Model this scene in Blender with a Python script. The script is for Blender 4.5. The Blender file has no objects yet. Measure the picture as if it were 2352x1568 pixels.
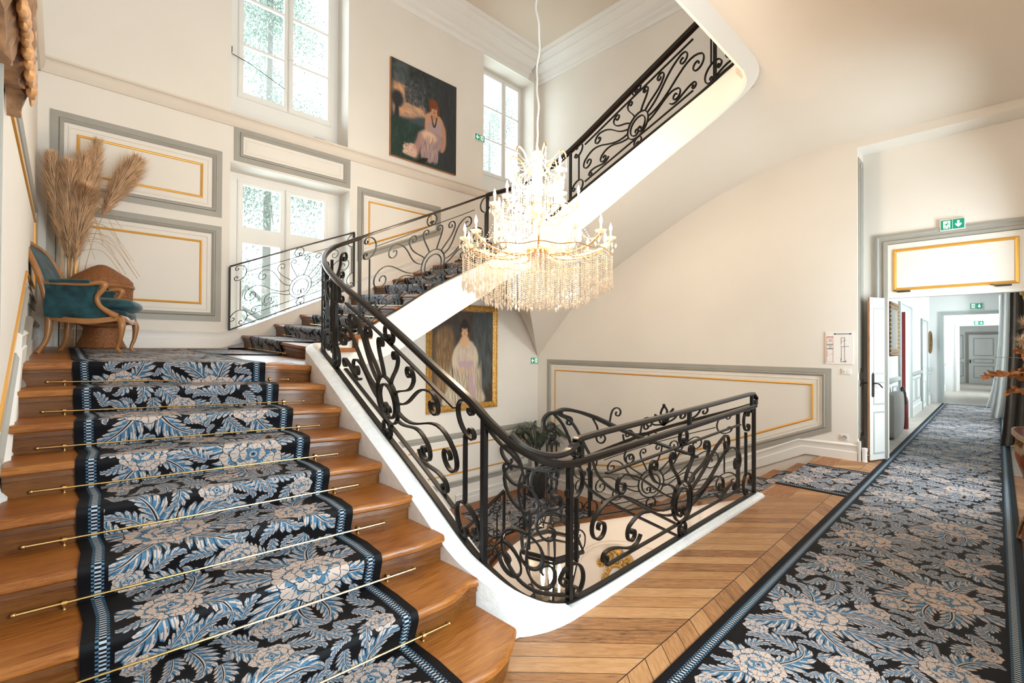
import bpy, math, random
import numpy as np
from mathutils import Vector, Matrix
random.seed(7); rng = np.random.RandomState(11)
SC = bpy.context.scene
COL = SC.collection
PI = math.pi

# ------------------------------------------------------------------ camera
FPX = 1075.4
yaw, pitch, roll = math.radians(46.0743), math.radians(0.5146), math.radians(0.29026)
CH = 1.6
cr = Vector((math.cos(yaw), math.sin(yaw), 0)); cf = Vector((-math.sin(yaw), math.cos(yaw), 0)); cu = Vector((0, 0, 1))
f2 = cf*math.cos(pitch)+cu*math.sin(pitch); u2 = cu*math.cos(pitch)-cf*math.sin(pitch)
r3 = cr*math.cos(roll)+u2*math.sin(roll); u3 = u2*math.cos(roll)-cr*math.sin(roll)
cd = bpy.data.cameras.new('camera'); cam = bpy.data.objects.new('camera', cd); COL.objects.link(cam)
cam.matrix_world = Matrix(((r3.x, u3.x, -f2.x, 0), (r3.y, u3.y, -f2.y, 0), (r3.z, u3.z, -f2.z, CH), (0, 0, 0, 1)))
cd.sensor_fit = 'HORIZONTAL'; cd.sensor_width = 36; cd.lens = FPX/2352*36; cd.clip_start = 0.02; cd.clip_end = 200
SC.camera = cam

# ------------------------------------------------------------------ world, sky light, exposure
W = bpy.data.worlds.new('world'); SC.world = W; W.use_nodes = True
bg = W.node_tree.nodes['Background']; bg.inputs[0].default_value = (0.86, 0.95, 1.0, 1); bg.inputs[1].default_value = 3.0
SC.view_settings.view_transform = 'Standard'; SC.view_settings.look = 'None'; SC.view_settings.gamma = 1
SC.view_settings.use_curve_mapping = False
SC.view_settings.exposure = 0.27
SC.cycles.max_bounces = 9; SC.cycles.diffuse_bounces = 4; SC.cycles.transparent_max_bounces = 16
SC.cycles.sample_clamp_indirect = 6; SC.cycles.caustics_reflective = False; SC.cycles.caustics_refractive = False

def area(name, loc, rot, sx, sy, e, colr=(1, 1, 1)):
    l = bpy.data.lights.new(name, 'AREA'); l.shape = 'RECTANGLE'; l.size = sx; l.size_y = sy; l.energy = e; l.color = colr
    o = bpy.data.objects.new(name, l); COL.objects.link(o); o.location = loc; o.rotation_euler = rot
    return o
# daylight through the windows of the window wall (shining +x) and of the hall side (shining -x)
DAY = (0.84, 0.94, 1.0)
for (yy, zz, sx, sy, e) in ((2.58, 6.3, 1.6, 2.7, 50), (7.2, 6.5, 1.4, 2.5, 35), (2.58, 2.9, 1.6, 2.3, 60), (2.58, -0.2, 1.6, 2.2, 50)):
    area('window_daylight', (-8.05, yy, zz), (0, -PI/2, 0), sy, sx, e, DAY)
for yy, e in ((-2.6, 120), (1.75, 300), (7.25, 250), (12.8, 190), (17.3, 180), (23, 170), (27.3, 80)):
    area('window_daylight', (1.18, yy, 1.75), (0, PI/2, 0), 2.2, 1.25, e, DAY)
area('window_daylight', (1.18, 3.5, 6.5), (0, PI/2, 0), 2.2, 3.0, 40, DAY)  # added lamp at the unseen upper opening, brightens the upper storey

# ------------------------------------------------------------------ materials
def mat(name, c, rough=.6, metal=0, spec=.5, noise=0, nscale=8, bump=0, bscale=30, **kw):
    m = bpy.data.materials.new(name); m.use_nodes = True; nt = m.node_tree; b = nt.nodes['Principled BSDF']
    b.inputs['Base Color'].default_value = (*c, 1); b.inputs['Roughness'].default_value = rough
    b.inputs['Metallic'].default_value = metal; b.inputs['Specular IOR Level'].default_value = spec
    for k, v in kw.items(): b.inputs[k.replace('_', ' ')].default_value = v
    if noise or bump:
        tc = nt.nodes.new('ShaderNodeTexCoord')
    if noise:
        n = nt.nodes.new('ShaderNodeTexNoise'); n.inputs['Scale'].default_value = nscale; n.inputs['Detail'].default_value = 4
        nt.links.new(tc.outputs['Object'], n.inputs['Vector'])
        r = nt.nodes.new('ShaderNodeMapRange'); r.inputs[1].default_value = .3; r.inputs[2].default_value = .7
        r.inputs[3].default_value = 1-noise; r.inputs[4].default_value = 1+noise*.5
        mx = nt.nodes.new('ShaderNodeVectorMath'); mx.operation = 'SCALE'; mx.inputs[0].default_value = c
        nt.links.new(n.outputs[0], r.inputs[0]); nt.links.new(r.outputs[0], mx.inputs['Scale']); nt.links.new(mx.outputs[0], b.inputs['Base Color'])
    if bump:
        n2 = nt.nodes.new('ShaderNodeTexNoise'); n2.inputs['Scale'].default_value = bscale
        nt.links.new(tc.outputs['Object'], n2.inputs['Vector'])
        bp = nt.nodes.new('ShaderNodeBump'); bp.inputs['Strength'].default_value = bump; bp.inputs['Distance'].default_value = .01
        nt.links.new(n2.outputs[0], bp.inputs['Height']); nt.links.new(bp.outputs[0], b.inputs['Normal'])
    return m
def emis(name, c, s):
    m = bpy.data.materials.new(name); m.use_nodes = True; nt = m.node_tree; nt.nodes.remove(nt.nodes['Principled BSDF'])
    e = nt.nodes.new('ShaderNodeEmission'); e.inputs[0].default_value = (*c, 1); e.inputs[1].default_value = s
    nt.links.new(e.outputs[0], nt.nodes['Material Output'].inputs[0]); return m
def clearmat(name, tint, mixf, rough=.02):
    m = bpy.data.materials.new(name); m.use_nodes = True; nt = m.node_tree; nt.nodes.remove(nt.nodes['Principled BSDF'])
    t = nt.nodes.new('ShaderNodeBsdfTransparent'); t.inputs[0].default_value = (*tint, 1)
    g = nt.nodes.new('ShaderNodeBsdfGlossy'); g.inputs['Roughness'].default_value = rough
    mx = nt.nodes.new('ShaderNodeMixShader'); lw = nt.nodes.new('ShaderNodeLayerWeight'); lw.inputs[0].default_value = mixf
    nt.links.new(lw.outputs['Fresnel'], mx.inputs[0]); nt.links.new(t.outputs[0], mx.inputs[1]); nt.links.new(g.outputs[0], mx.inputs[2])
    nt.links.new(mx.outputs[0], nt.nodes['Material Output'].inputs[0]); return m
M = {}
M['wall'] = mat('wall_plaster', (.80, .745, .68), .75, noise=.03, nscale=1.2)
M['wallw'] = mat('corridor_plaster', (.82, .81, .79), .7)
M['ceil'] = mat('ceiling_plaster', (.73, .645, .555), .8, noise=.03, nscale=.8)
M['white'] = mat('white_paint', (.82, .80, .77), .45)
M['curb'] = mat('chipped_white_paint', (.88, .875, .87), .5, noise=.07, nscale=25, bump=.2, bscale=40)
M['grey'] = mat('grey_trim_paint', (.36, .34, .30), .5, noise=.06, nscale=3)
M['greyc'] = mat('corridor_grey_paint', (.45, .48, .46), .5)
M['gold'] = mat('gold_beading', (.72, .36, .06), .35, .35)
M['gilt'] = mat('carved_gilt', (.62, .34, .08), .4, .5, noise=.5, nscale=30, bump=.6, bscale=60)
M['iron'] = mat('black_wrought_iron', (.010, .008, .007), .42, .1, .3, noise=.3, nscale=20)
M['ironrail'] = mat('polished_iron_rail', (.014, .010, .008), .26, .2, .45, noise=.4, nscale=15)
M['brass'] = mat('brass', (.80, .56, .24), .25, 1)
M['glass'] = clearmat('window_glass', (.97, 1, 1), .12)
M['lglass'] = clearmat('lantern_glass', (.99, .97, .93), .1, .05)
M['velvet'] = mat('teal_damask', (.012, .055, .068), .6, 0, .25, noise=.85, nscale=9, Sheen_Weight=.12)
M['cwood'] = mat('honey_walnut', (.36, .15, .045), .32, noise=.25, nscale=6)
M['wicker'] = mat('woven_wicker', (.27, .095, .025), .5, noise=.4, nscale=40, bump=.8, bscale=90)
M['pampas'] = mat('pampas_grass', (.80, .54, .33), .9, 0, .1, noise=.25, nscale=12)
M['straw'] = mat('dry_stem', (.55, .32, .13), .8)
M['leaf'] = mat('palm_leaf', (.035, .055, .035), .5, noise=.3)
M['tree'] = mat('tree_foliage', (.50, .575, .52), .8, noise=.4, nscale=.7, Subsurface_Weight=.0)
M['bark'] = mat('bark', (.30, .28, .26), .9)
M['darkgilt'] = mat('darkened_gilt', (.26, .14, .05), .5, .4, noise=.5, nscale=30)  # gilt with its colour darkened to offset the strong window light
M['pot'] = mat('dark_pot', (.03, .028, .025), .35)
M['green'] = mat('sign_green', (.0, .22, .12), .35, Emission_Color=(.0, .35, .2, 1), Emission_Strength=.25)
M['signw'] = mat('sign_white', (.85, .9, .87), .4, Emission_Color=(.9, 1, .95, 1), Emission_Strength=.35)
M['plastic'] = mat('white_plastic', (.84, .80, .78), .4)
M['dark'] = mat('dark_metal', (.06, .055, .05), .4, .6)
M['red'] = mat('red_lacquer', (.16, .012, .01), .5)
M['taupe'] = mat('taupe_velvet', (.22, .18, .15), .8, 0, .2, noise=.15, nscale=3, Sheen_Weight=.3)
M['box'] = mat('grey_fabric', (.33, .31, .28), .85)
M['linen'] = mat('sheer_linen', (.80, .80, .78), .8)
M['mirror'] = mat('mirror_glass', (.75, .77, .8), .06, 1)
M['dryleaf'] = mat('dried_leaf', (.45, .17, .05), .6, noise=.35, nscale=14)
M['cream'] = mat('bleached_plume', (.85, .68, .50), .85, noise=.1)
M['console'] = mat('polished_mahogany', (.22, .06, .03), .15, noise=.4, nscale=5)
M['bulb'] = emis('flame_bulb', (1, .78, .5), 60)
M['bulbl'] = emis('lantern_bulb', (1, .78, .5), 45)
M['carved'] = mat('weathered_carved_wood', (.33, .17, .08), .7, noise=.6, nscale=11, bump=1.0, bscale=18)
M['carvedg'] = mat('gilded_carved_wood', (.60, .30, .12), .5, .2, noise=.5, nscale=8, bump=.8, bscale=25)
M['lower'] = mat('hall_wall_plaster', (.78, .66, .56), .75)
M['stone'] = mat('hall_stone', (.55, .46, .38), .6)
M['candle'] = mat('candle_sleeve', (.9, .85, .75), .5)
M['chgold'] = mat('chandelier_gold', (.85, .5, .22), .25, .8)
M['ink'] = mat('printed_ink', (.03, .03, .035), .6)
M['rink'] = mat('red_ink', (.6, .07, .05), .6)
M['palefloor'] = mat('limed_oak_boards', (.52, .46, .40), .4, noise=.2, nscale=5)
# crystal: clear body with sharp reflections
def crystal():
    m = bpy.data.materials.new('cut_crystal'); m.use_nodes = True; nt = m.node_tree; nt.nodes.remove(nt.nodes['Principled BSDF'])
    t = nt.nodes.new('ShaderNodeBsdfTransparent'); t.inputs[0].default_value = (1, .97, .93, 1)
    g = nt.nodes.new('ShaderNodeBsdfGlossy'); g.inputs['Roughness'].default_value = .12; g.inputs[0].default_value = (1, .95, .88, 1)
    d = nt.nodes.new('ShaderNodeBsdfTranslucent'); d.inputs[0].default_value = (1, .93, .85, 1)
    a = nt.nodes.new('ShaderNodeMixShader'); a.inputs[0].default_value = .45
    b = nt.nodes.new('ShaderNodeMixShader'); b.inputs[0].default_value = .62
    nt.links.new(d.outputs[0], a.inputs[1]); nt.links.new(g.outputs[0], a.inputs[2])
    nt.links.new(t.outputs[0], b.inputs[1]); nt.links.new(a.outputs[0], b.inputs[2])
    nt.links.new(b.outputs[0], nt.nodes['Material Output'].inputs[0]); return m
M['crystal'] = crystal()

def N(nt, t, **k):
    n = nt.nodes.new(t)
    for a, v in k.items(): setattr(n, a, v)
    return n
def MATH(nt, op, a, b=None, c=None):
    n = nt.nodes.new('ShaderNodeMath'); n.operation = op
    for i, v in enumerate((a, b, c)):
        if v is None: continue
        if isinstance(v, (int, float)): n.inputs[i].default_value = v
        else: nt.links.new(v, n.inputs[i])
    return n.outputs[0]
def RAMP(nt, fac, stops):
    n = nt.nodes.new('ShaderNodeValToRGB'); e = n.color_ramp.elements
    while len(e) > 1: e.remove(e[0])
    e[0].position = stops[0][0]; e[0].color = (*stops[0][1], 1)
    for p, c in stops[1:]:
        q = e.new(p); q.color = (*c, 1)
    nt.links.new(fac, n.inputs[0]); return n.outputs[0]
def parquet():
    m = bpy.data.materials.new('chevron_oak_parquet'); m.use_nodes = True; nt = m.node_tree; b = nt.nodes['Principled BSDF']
    tc = N(nt, 'ShaderNodeTexCoord'); sp = N(nt, 'ShaderNodeSeparateXYZ'); nt.links.new(tc.outputs['Object'], sp.inputs[0])
    X, Y = sp.outputs[0], sp.outputs[1]
    B = .56
    a0 = MATH(nt, 'ADD', X, 1.262+B*10)
    a = MATH(nt, 'PINGPONG', a0, B)
    band = MATH(nt, 'FLOOR', MATH(nt, 'DIVIDE', a0, B))
    t = MATH(nt, 'DIVIDE', MATH(nt, 'ADD', Y, a), .167)
    idn = MATH(nt, 'FLOOR', t); fr = MATH(nt, 'FRACT', MATH(nt, 'ADD', t, 200))
    al = MATH(nt, 'SUBTRACT', Y, a)
    cv = N(nt, 'ShaderNodeCombineXYZ'); nt.links.new(MATH(nt, 'MULTIPLY', al, 1.1), cv.inputs[0]); nt.links.new(MATH(nt, 'MULTIPLY', t, 1.5), cv.inputs[1])
    nt.links.new(MATH(nt, 'ADD', MATH(nt, 'MULTIPLY', idn, 3.7), MATH(nt, 'MULTIPLY', band, 11.3)), cv.inputs[2])
    n1 = N(nt, 'ShaderNodeTexNoise'); n1.inputs['Scale'].default_value = 5; n1.inputs['Detail'].default_value = 6; n1.inputs['Roughness'].default_value = .65; n1.inputs['Distortion'].default_value = 1.2
    nt.links.new(cv.outputs[0], n1.inputs['Vector'])
    wn = N(nt, 'ShaderNodeTexWhiteNoise'); wn.noise_dimensions = '2D'
    c2 = N(nt, 'ShaderNodeCombineXYZ'); nt.links.new(idn, c2.inputs[0]); nt.links.new(band, c2.inputs[1]); nt.links.new(c2.outputs[0], wn.inputs['Vector'])
    fac = MATH(nt, 'ADD', MATH(nt, 'MULTIPLY', n1.outputs[0], .75), MATH(nt, 'MULTIPLY', wn.outputs[0], .28))
    col = RAMP(nt, fac, [(.24, (.12, .045, .014)), (.42, (.34, .15, .055)), (.60, (.47, .235, .095)), (.85, (.60, .35, .17))])
    e1 = MATH(nt, 'LESS_THAN', fr, .035); e2 = MATH(nt, 'LESS_THAN', a, .003); e3 = MATH(nt, 'GREATER_THAN', a, B-.003)
    ed = MATH(nt, 'MAXIMUM', e1, MATH(nt, 'MAXIMUM', e2, e3))
    mx = N(nt, 'ShaderNodeMixRGB'); nt.links.new(ed, mx.inputs[0]); nt.links.new(col, mx.inputs[1]); mx.inputs[2].default_value = (.03, .012, .006, 1)
    nt.links.new(mx.outputs[0], b.inputs['Base Color']); b.inputs['Roughness'].default_value = .42
    bp = N(nt, 'ShaderNodeBump'); bp.inputs['Strength'].default_value = .25; bp.inputs['Distance'].default_value = .004
    nt.links.new(MATH(nt, 'SUBTRACT', n1.outputs[0], ed), bp.inputs['Height']); nt.links.new(bp.outputs[0], b.inputs['Normal'])
    return m
M['parquet'] = parquet()
def stepwood(name, axis, dk=1.0):
    m = bpy.data.materials.new(name); m.use_nodes = True; nt = m.node_tree; b = nt.nodes['Principled BSDF']
    tc = N(nt, 'ShaderNodeTexCoord'); mp = N(nt, 'ShaderNodeMapping'); nt.links.new(tc.outputs['Object'], mp.inputs[0])
    mp.inputs['Scale'].default_value = (16, 1.3, 22) if axis == 'y' else (1.3, 16, 22)
    n1 = N(nt, 'ShaderNodeTexNoise'); n1.inputs['Scale'].default_value = 3.0; n1.inputs['Detail'].default_value = 9; n1.inputs['Roughness'].default_value = .68; n1.inputs['Distortion'].default_value = 1.3
    nt.links.new(mp.outputs[0], n1.inputs['Vector'])
    n2 = N(nt, 'ShaderNodeTexNoise'); n2.inputs['Scale'].default_value = 2.5; nt.links.new(tc.outputs['Object'], n2.inputs['Vector'])
    fac = MATH(nt, 'ADD', MATH(nt, 'MULTIPLY', n1.outputs[0], .7), MATH(nt, 'MULTIPLY', n2.outputs[0], .35))
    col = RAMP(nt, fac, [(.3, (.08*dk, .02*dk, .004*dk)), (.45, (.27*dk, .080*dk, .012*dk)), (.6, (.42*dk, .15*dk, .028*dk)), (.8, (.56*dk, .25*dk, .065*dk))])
    nt.links.new(col, b.inputs['Base Color']); b.inputs['Roughness'].default_value = .36
    bp = N(nt, 'ShaderNodeBump'); bp.inputs['Strength'].default_value = .2; bp.inputs['Distance'].default_value = .004
    nt.links.new(n1.outputs[0], bp.inputs['Height']); nt.links.new(bp.outputs[0], b.inputs['Normal'])
    return m
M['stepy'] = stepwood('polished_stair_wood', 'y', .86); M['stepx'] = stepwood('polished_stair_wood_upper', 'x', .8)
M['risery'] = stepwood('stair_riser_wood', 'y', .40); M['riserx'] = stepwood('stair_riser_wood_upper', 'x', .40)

# ------------------------------------------------------------------ woven carpet pattern (rasterised here, procedurally)
def s2l(c): return tuple(((v/255)/12.92 if v/255 <= .04045 else ((v/255+.055)/1.055)**2.4) for v in c)
def make_image(name, arr):
    h, w = arr.shape[:2]
    im = bpy.data.images.new(name, w, h, alpha=False, float_buffer=False)
    out = np.ones((h, w, 4), np.float32); out[..., :3] = arr
    im.pixels.foreach_set(out[::-1].ravel()); im.update(); im.pack(); return im
def carpet_image():
    Wp, Hp = 1200, 1500            # 1 mm a pixel: 1.2 m wide, 1.5 m repeat
    BLK, BLU, BLD, CRM, CRD = 0, 1, 2, 3, 4
    A = np.zeros((Hp, Wp), np.uint8); occ = np.zeros((Hp, Wp), bool)
    def put(x, y, c):
        xi = np.round(x).astype(int); yi = np.round(y).astype(int) % Hp
        ok = (xi >= 100) & (xi < Wp-100) & (c >= 0)
        A[yi[ok], xi[ok]] = c[ok]; occ[yi[ok], xi[ok]] = True
    def leaf(px, py, ang, L, Wd, curl, n=7, phase=0.):
        nt_, ns = int(L*2.6), int(Wd*4.6)
        t = np.linspace(0, 1, nt_); k = curl*(.15+2.9*t**2.6)
        a = ang+np.cumsum(k)/nt_
        sx = px+np.cumsum(np.cos(a))*L/nt_; sy = py+np.cumsum(np.sin(a))*L/nt_
        s = np.linspace(-1, 1, ns); T, S = np.meshgrid(t, s, indexing='ij')
        side = np.sign(curl)
        aS = np.abs(S); w = Wd*np.sin(np.pi*np.clip(T*.97+.03, 0, 1)**.75)**.6*(1-.30*T)*np.where(S*side > 0, .62, 1.1)
        tau = n*(T-.30*aS*(1-.4*T))+phase+.5*(S > 0); fr = tau-np.floor(tau)
        lob = np.clip(np.sin(np.pi*np.clip((fr-.04)/.92, 0, 1)), 0, 1)**.55*(.82+.18*np.abs(np.sin(3*np.pi*fr)))
        e = .42+.58*lob
        ins = aS <= e
        c = np.full(T.shape, BLU)
        c[(aS > .45*e+.08) & (fr > .22) & (fr < .86)] = CRM
        c[(aS > .18) & (aS < .9*e) & (np.abs(fr-.42) < .10)] = CRM
        c[(aS > .30) & (aS < .88*e) & (np.abs(fr-.60) < .045)] = BLU
        c[(aS > .50) & (aS < .80*e) & (np.abs(fr-.30) < .03)] = BLK
        c[(S*side < 0) & (aS > .9*e) & (fr > .5)] = BLU
        c[(fr < .07) & (aS > .16)] = BLK
        c[(aS > .05) & (aS < .12)] = CRM
        c[aS < .045] = BLK
        c[~ins] = -1
        put(sx[:, None]+np.cos(a+PI/2)[:, None]*S*w, sy[:, None]+np.sin(a+PI/2)[:, None]*S*w, c)
    def stem(px, py, ang, L, wd, curl):
        nt_ = int(L*2); t = np.linspace(0, 1, nt_); a = ang+np.cumsum(curl*(.4+1.4*t**2))/nt_
        sx = px+np.cumsum(np.cos(a))*L/nt_; sy = py+np.cumsum(np.sin(a))*L/nt_
        s = np.linspace(-1, 1, int(wd*5)); T, S = np.meshgrid(t, s, indexing='ij')
        c = np.where(np.abs(S+.2) < .25, CRM, BLU); w = wd*(1-.6*T)
        put(sx[:, None]+np.cos(a+PI/2)[:, None]*S*w, sy[:, None]+np.sin(a+PI/2)[:, None]*S*w, c)
    def flower(px, py, R, rot=0):
        g = np.arange(-int(R*1.25), int(R*1.25)+1); X, Y = np.meshgrid(g, g); c = np.full(X.shape, -1); r_ = np.random.RandomState(int(px+py))
        # overlapping scalloped petals, outer rows first
        for ring, (rr, n, pr) in enumerate(((.70, 9, .36), (.44, 7, .30), (.20, 4, .25))):
            for i in range(n):
                a = rot+ring*.35+2*PI*i/n+r_.uniform(-.12, .12); jr = rr*r_.uniform(.86, 1.12); pr_ = pr*r_.uniform(.9, 1.25); cx, cy = R*jr*math.cos(a), R*jr*math.sin(a)*.88
                u = (X-cx)*math.cos(a)+(Y-cy)*math.sin(a); v = -(X-cx)*math.sin(a)+(Y-cy)*math.cos(a); ph = np.arctan2(v, u+R*pr_*.5); q = np.hypot(u/(R*pr_), v/(R*pr_*1.1))
                ee = .84+.16*np.abs(np.cos(ph*4.2))**.6
                ins = (q < ee) & (u > -R*pr_*.75)
                c[ins] = BLK; ins2 = (q < ee-.05) & ins; c[ins2] = CRM
                c[ins2 & (u < -R*pr_*.12+R*pr_*.25*np.abs(np.cos(ph*7)))] = BLU
                c[ins2 & (np.abs(np.sin(ph*5.5)) < .16) & (q > .30) & (q < ee-.14)] = BLU
                c[ins2 & (q > ee-.11) & (ph > .35)] = BLU
        rr = np.hypot(X, Y); c[rr < R*.13] = CRM; c[rr < R*.09] = BLU; c[rr < R*.04] = BLK
        put(px+X, py+Y, c)
    D = math.radians
    L = []
    def spray(x, y, lst):
        for (a, ln, w, cv, n) in lst: stem(x, y, D(a), ln*.45, 7, cv*.3)
        for (a, ln, w, cv, n) in lst: leaf(x+30*math.cos(D(a)), y+30*math.sin(D(a)), D(a), ln, w, cv, n)
    spray(340, 340, [(205, 380, 105, 1.9, 7), (-35, 430, 112, 1.7, 8), (60, 400, 110, -1.8, 8), (118, 420, 112, 1.6, 8), (165, 250, 84, -1.9, 6), (262, 380, 100, -1.7, 8), (310, 360, 96, 1.9, 7), (12, 420, 104, -1.6, 8)])
    spray(850, 1080, [(25, 360, 100, -1.9, 7), (145, 430, 112, -1.7, 8), (200, 420, 108, 1.8, 8), (240, 400, 104, -1.7, 8), (278, 400, 106, 1.7, 8), (330, 340, 92, 1.9, 7), (75, 400, 104, 1.7, 8), (112, 400, 104, -1.8, 8)])
    spray(905, 430, [(-70, 300, 84, 1.8, 6), (60, 320, 88, -1.8, 6), (175, 280, 80, -1.9, 6), (-10, 230, 70, 1.8, 5)])
    spray(300, 1000, [(120, 320, 90, 1.8, 6), (-55, 320, 88, -1.8, 6), (195, 250, 74, -1.9, 5), (30, 300, 84, 1.8, 6)])
    r_ = np.random.RandomState(5); tr = placed = 0
    while tr < 9000 and placed < 60:
        tr += 1; x, y = r_.uniform(125, 1075), r_.uniform(0, Hp); a = r_.uniform(0, 2*PI); ln = r_.uniform(120, 240)*(1 if tr < 5000 else .6); w = ln*r_.uniform(.28, .36); ok = True
        for q in (.1, .35, .6, .85):
            xx = x+math.cos(a)*ln*q*.9; yy = y+math.sin(a)*ln*q*.9
            if xx < 118 or xx > 1082: ok = False; break
            for dx, dy in ((0, 0), (w*.3, 0), (-w*.3, 0), (0, w*.3), (0, -w*.3)):
                if occ[int(yy+dy) % Hp, int(min(1199, max(0, xx+dx)))]: ok = False; break
            if not ok: break
        if ok: leaf(x, y, a, ln, w, r_.choice([-1, 1])*r_.uniform(1.4, 2.0), int(4+ln/70)); placed += 1
    for (x, y, R, ro) in ((340, 340, 165, .2), (850, 1080, 172, 1.1), (920, 430, 112, .4), (285, 1000, 115, 2), (600, 720, 96, 1), (575, 60, 80, .3), (640, 1350, 74, 2.2), (165, 690, 56, 0), (1035, 770, 58, 1), (1025, 120, 60, 2), (170, 1290, 54, 1), (610, 480, 50, 1)):
        flower(x, y, R, ro)
    yy, xx = np.mgrid[0:Hp, 0:Wp]
    for side in (0, 1):
        d = xx if side == 0 else Wp-1-xx
        A[d < 100] = BLK
        z = (d >= 42) & (d < 86); bar = (yy % 20) < 10; cen = (d >= 53) & (d < 76)
        A[z & cen & bar] = 5; A[z & cen & ~bar] = BLK; A[z & ~cen & ~bar] = BLU; A[z & ~cen & bar] = BLK
    pal = np.array([(14, 13, 17), (78, 118, 148), (56, 88, 114), (203, 181, 168), (160, 134, 120), (182, 192, 204)], np.float32)/255
    img = pal[A]
    img *= (1-.10*rng.rand(Hp, Wp, 1)).astype(np.float32)
    return make_image('floral_weave', img)
CARPET_IM = carpet_image()
def imgmat(name, im, rough=.8, spec=.3, sheen=0, bump=0):
    m = bpy.data.materials.new(name); m.use_nodes = True; nt = m.node_tree; b = nt.nodes['Principled BSDF']
    uv = N(nt, 'ShaderNodeUVMap'); uv.uv_map = 'UVMap'
    t = N(nt, 'ShaderNodeTexImage'); t.image = im; t.extension = 'REPEAT'; t.interpolation = 'Linear'
    nt.links.new(uv.outputs[0], t.inputs[0]); nt.links.new(t.outputs[0], b.inputs['Base Color'])
    b.inputs['Roughness'].default_value = rough; b.inputs['Specular IOR Level'].default_value = spec; b.inputs['Sheen Weight'].default_value = sheen
    b.inputs['Sheen Roughness'].default_value = .4
    if bump:
        mp = N(nt, 'ShaderNodeMapping'); mp.inputs['Scale'].default_value = (400, 500, 1); nt.links.new(uv.outputs[0], mp.inputs[0])
        vo = N(nt, 'ShaderNodeTexVoronoi'); vo.inputs['Scale'].default_value = 1; nt.links.new(mp.outputs[0], vo.inputs['Vector'])
        bp = N(nt, 'ShaderNodeBump'); bp.inputs['Strength'].default_value = bump; bp.inputs['Distance'].default_value = .002
        nt.links.new(vo.outputs[0], bp.inputs['Height']); nt.links.new(bp.outputs[0], b.inputs['Normal'])
    return m
M['carpet'] = imgmat('floral_carpet', CARPET_IM, .62, .16, .0, .15)

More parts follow.
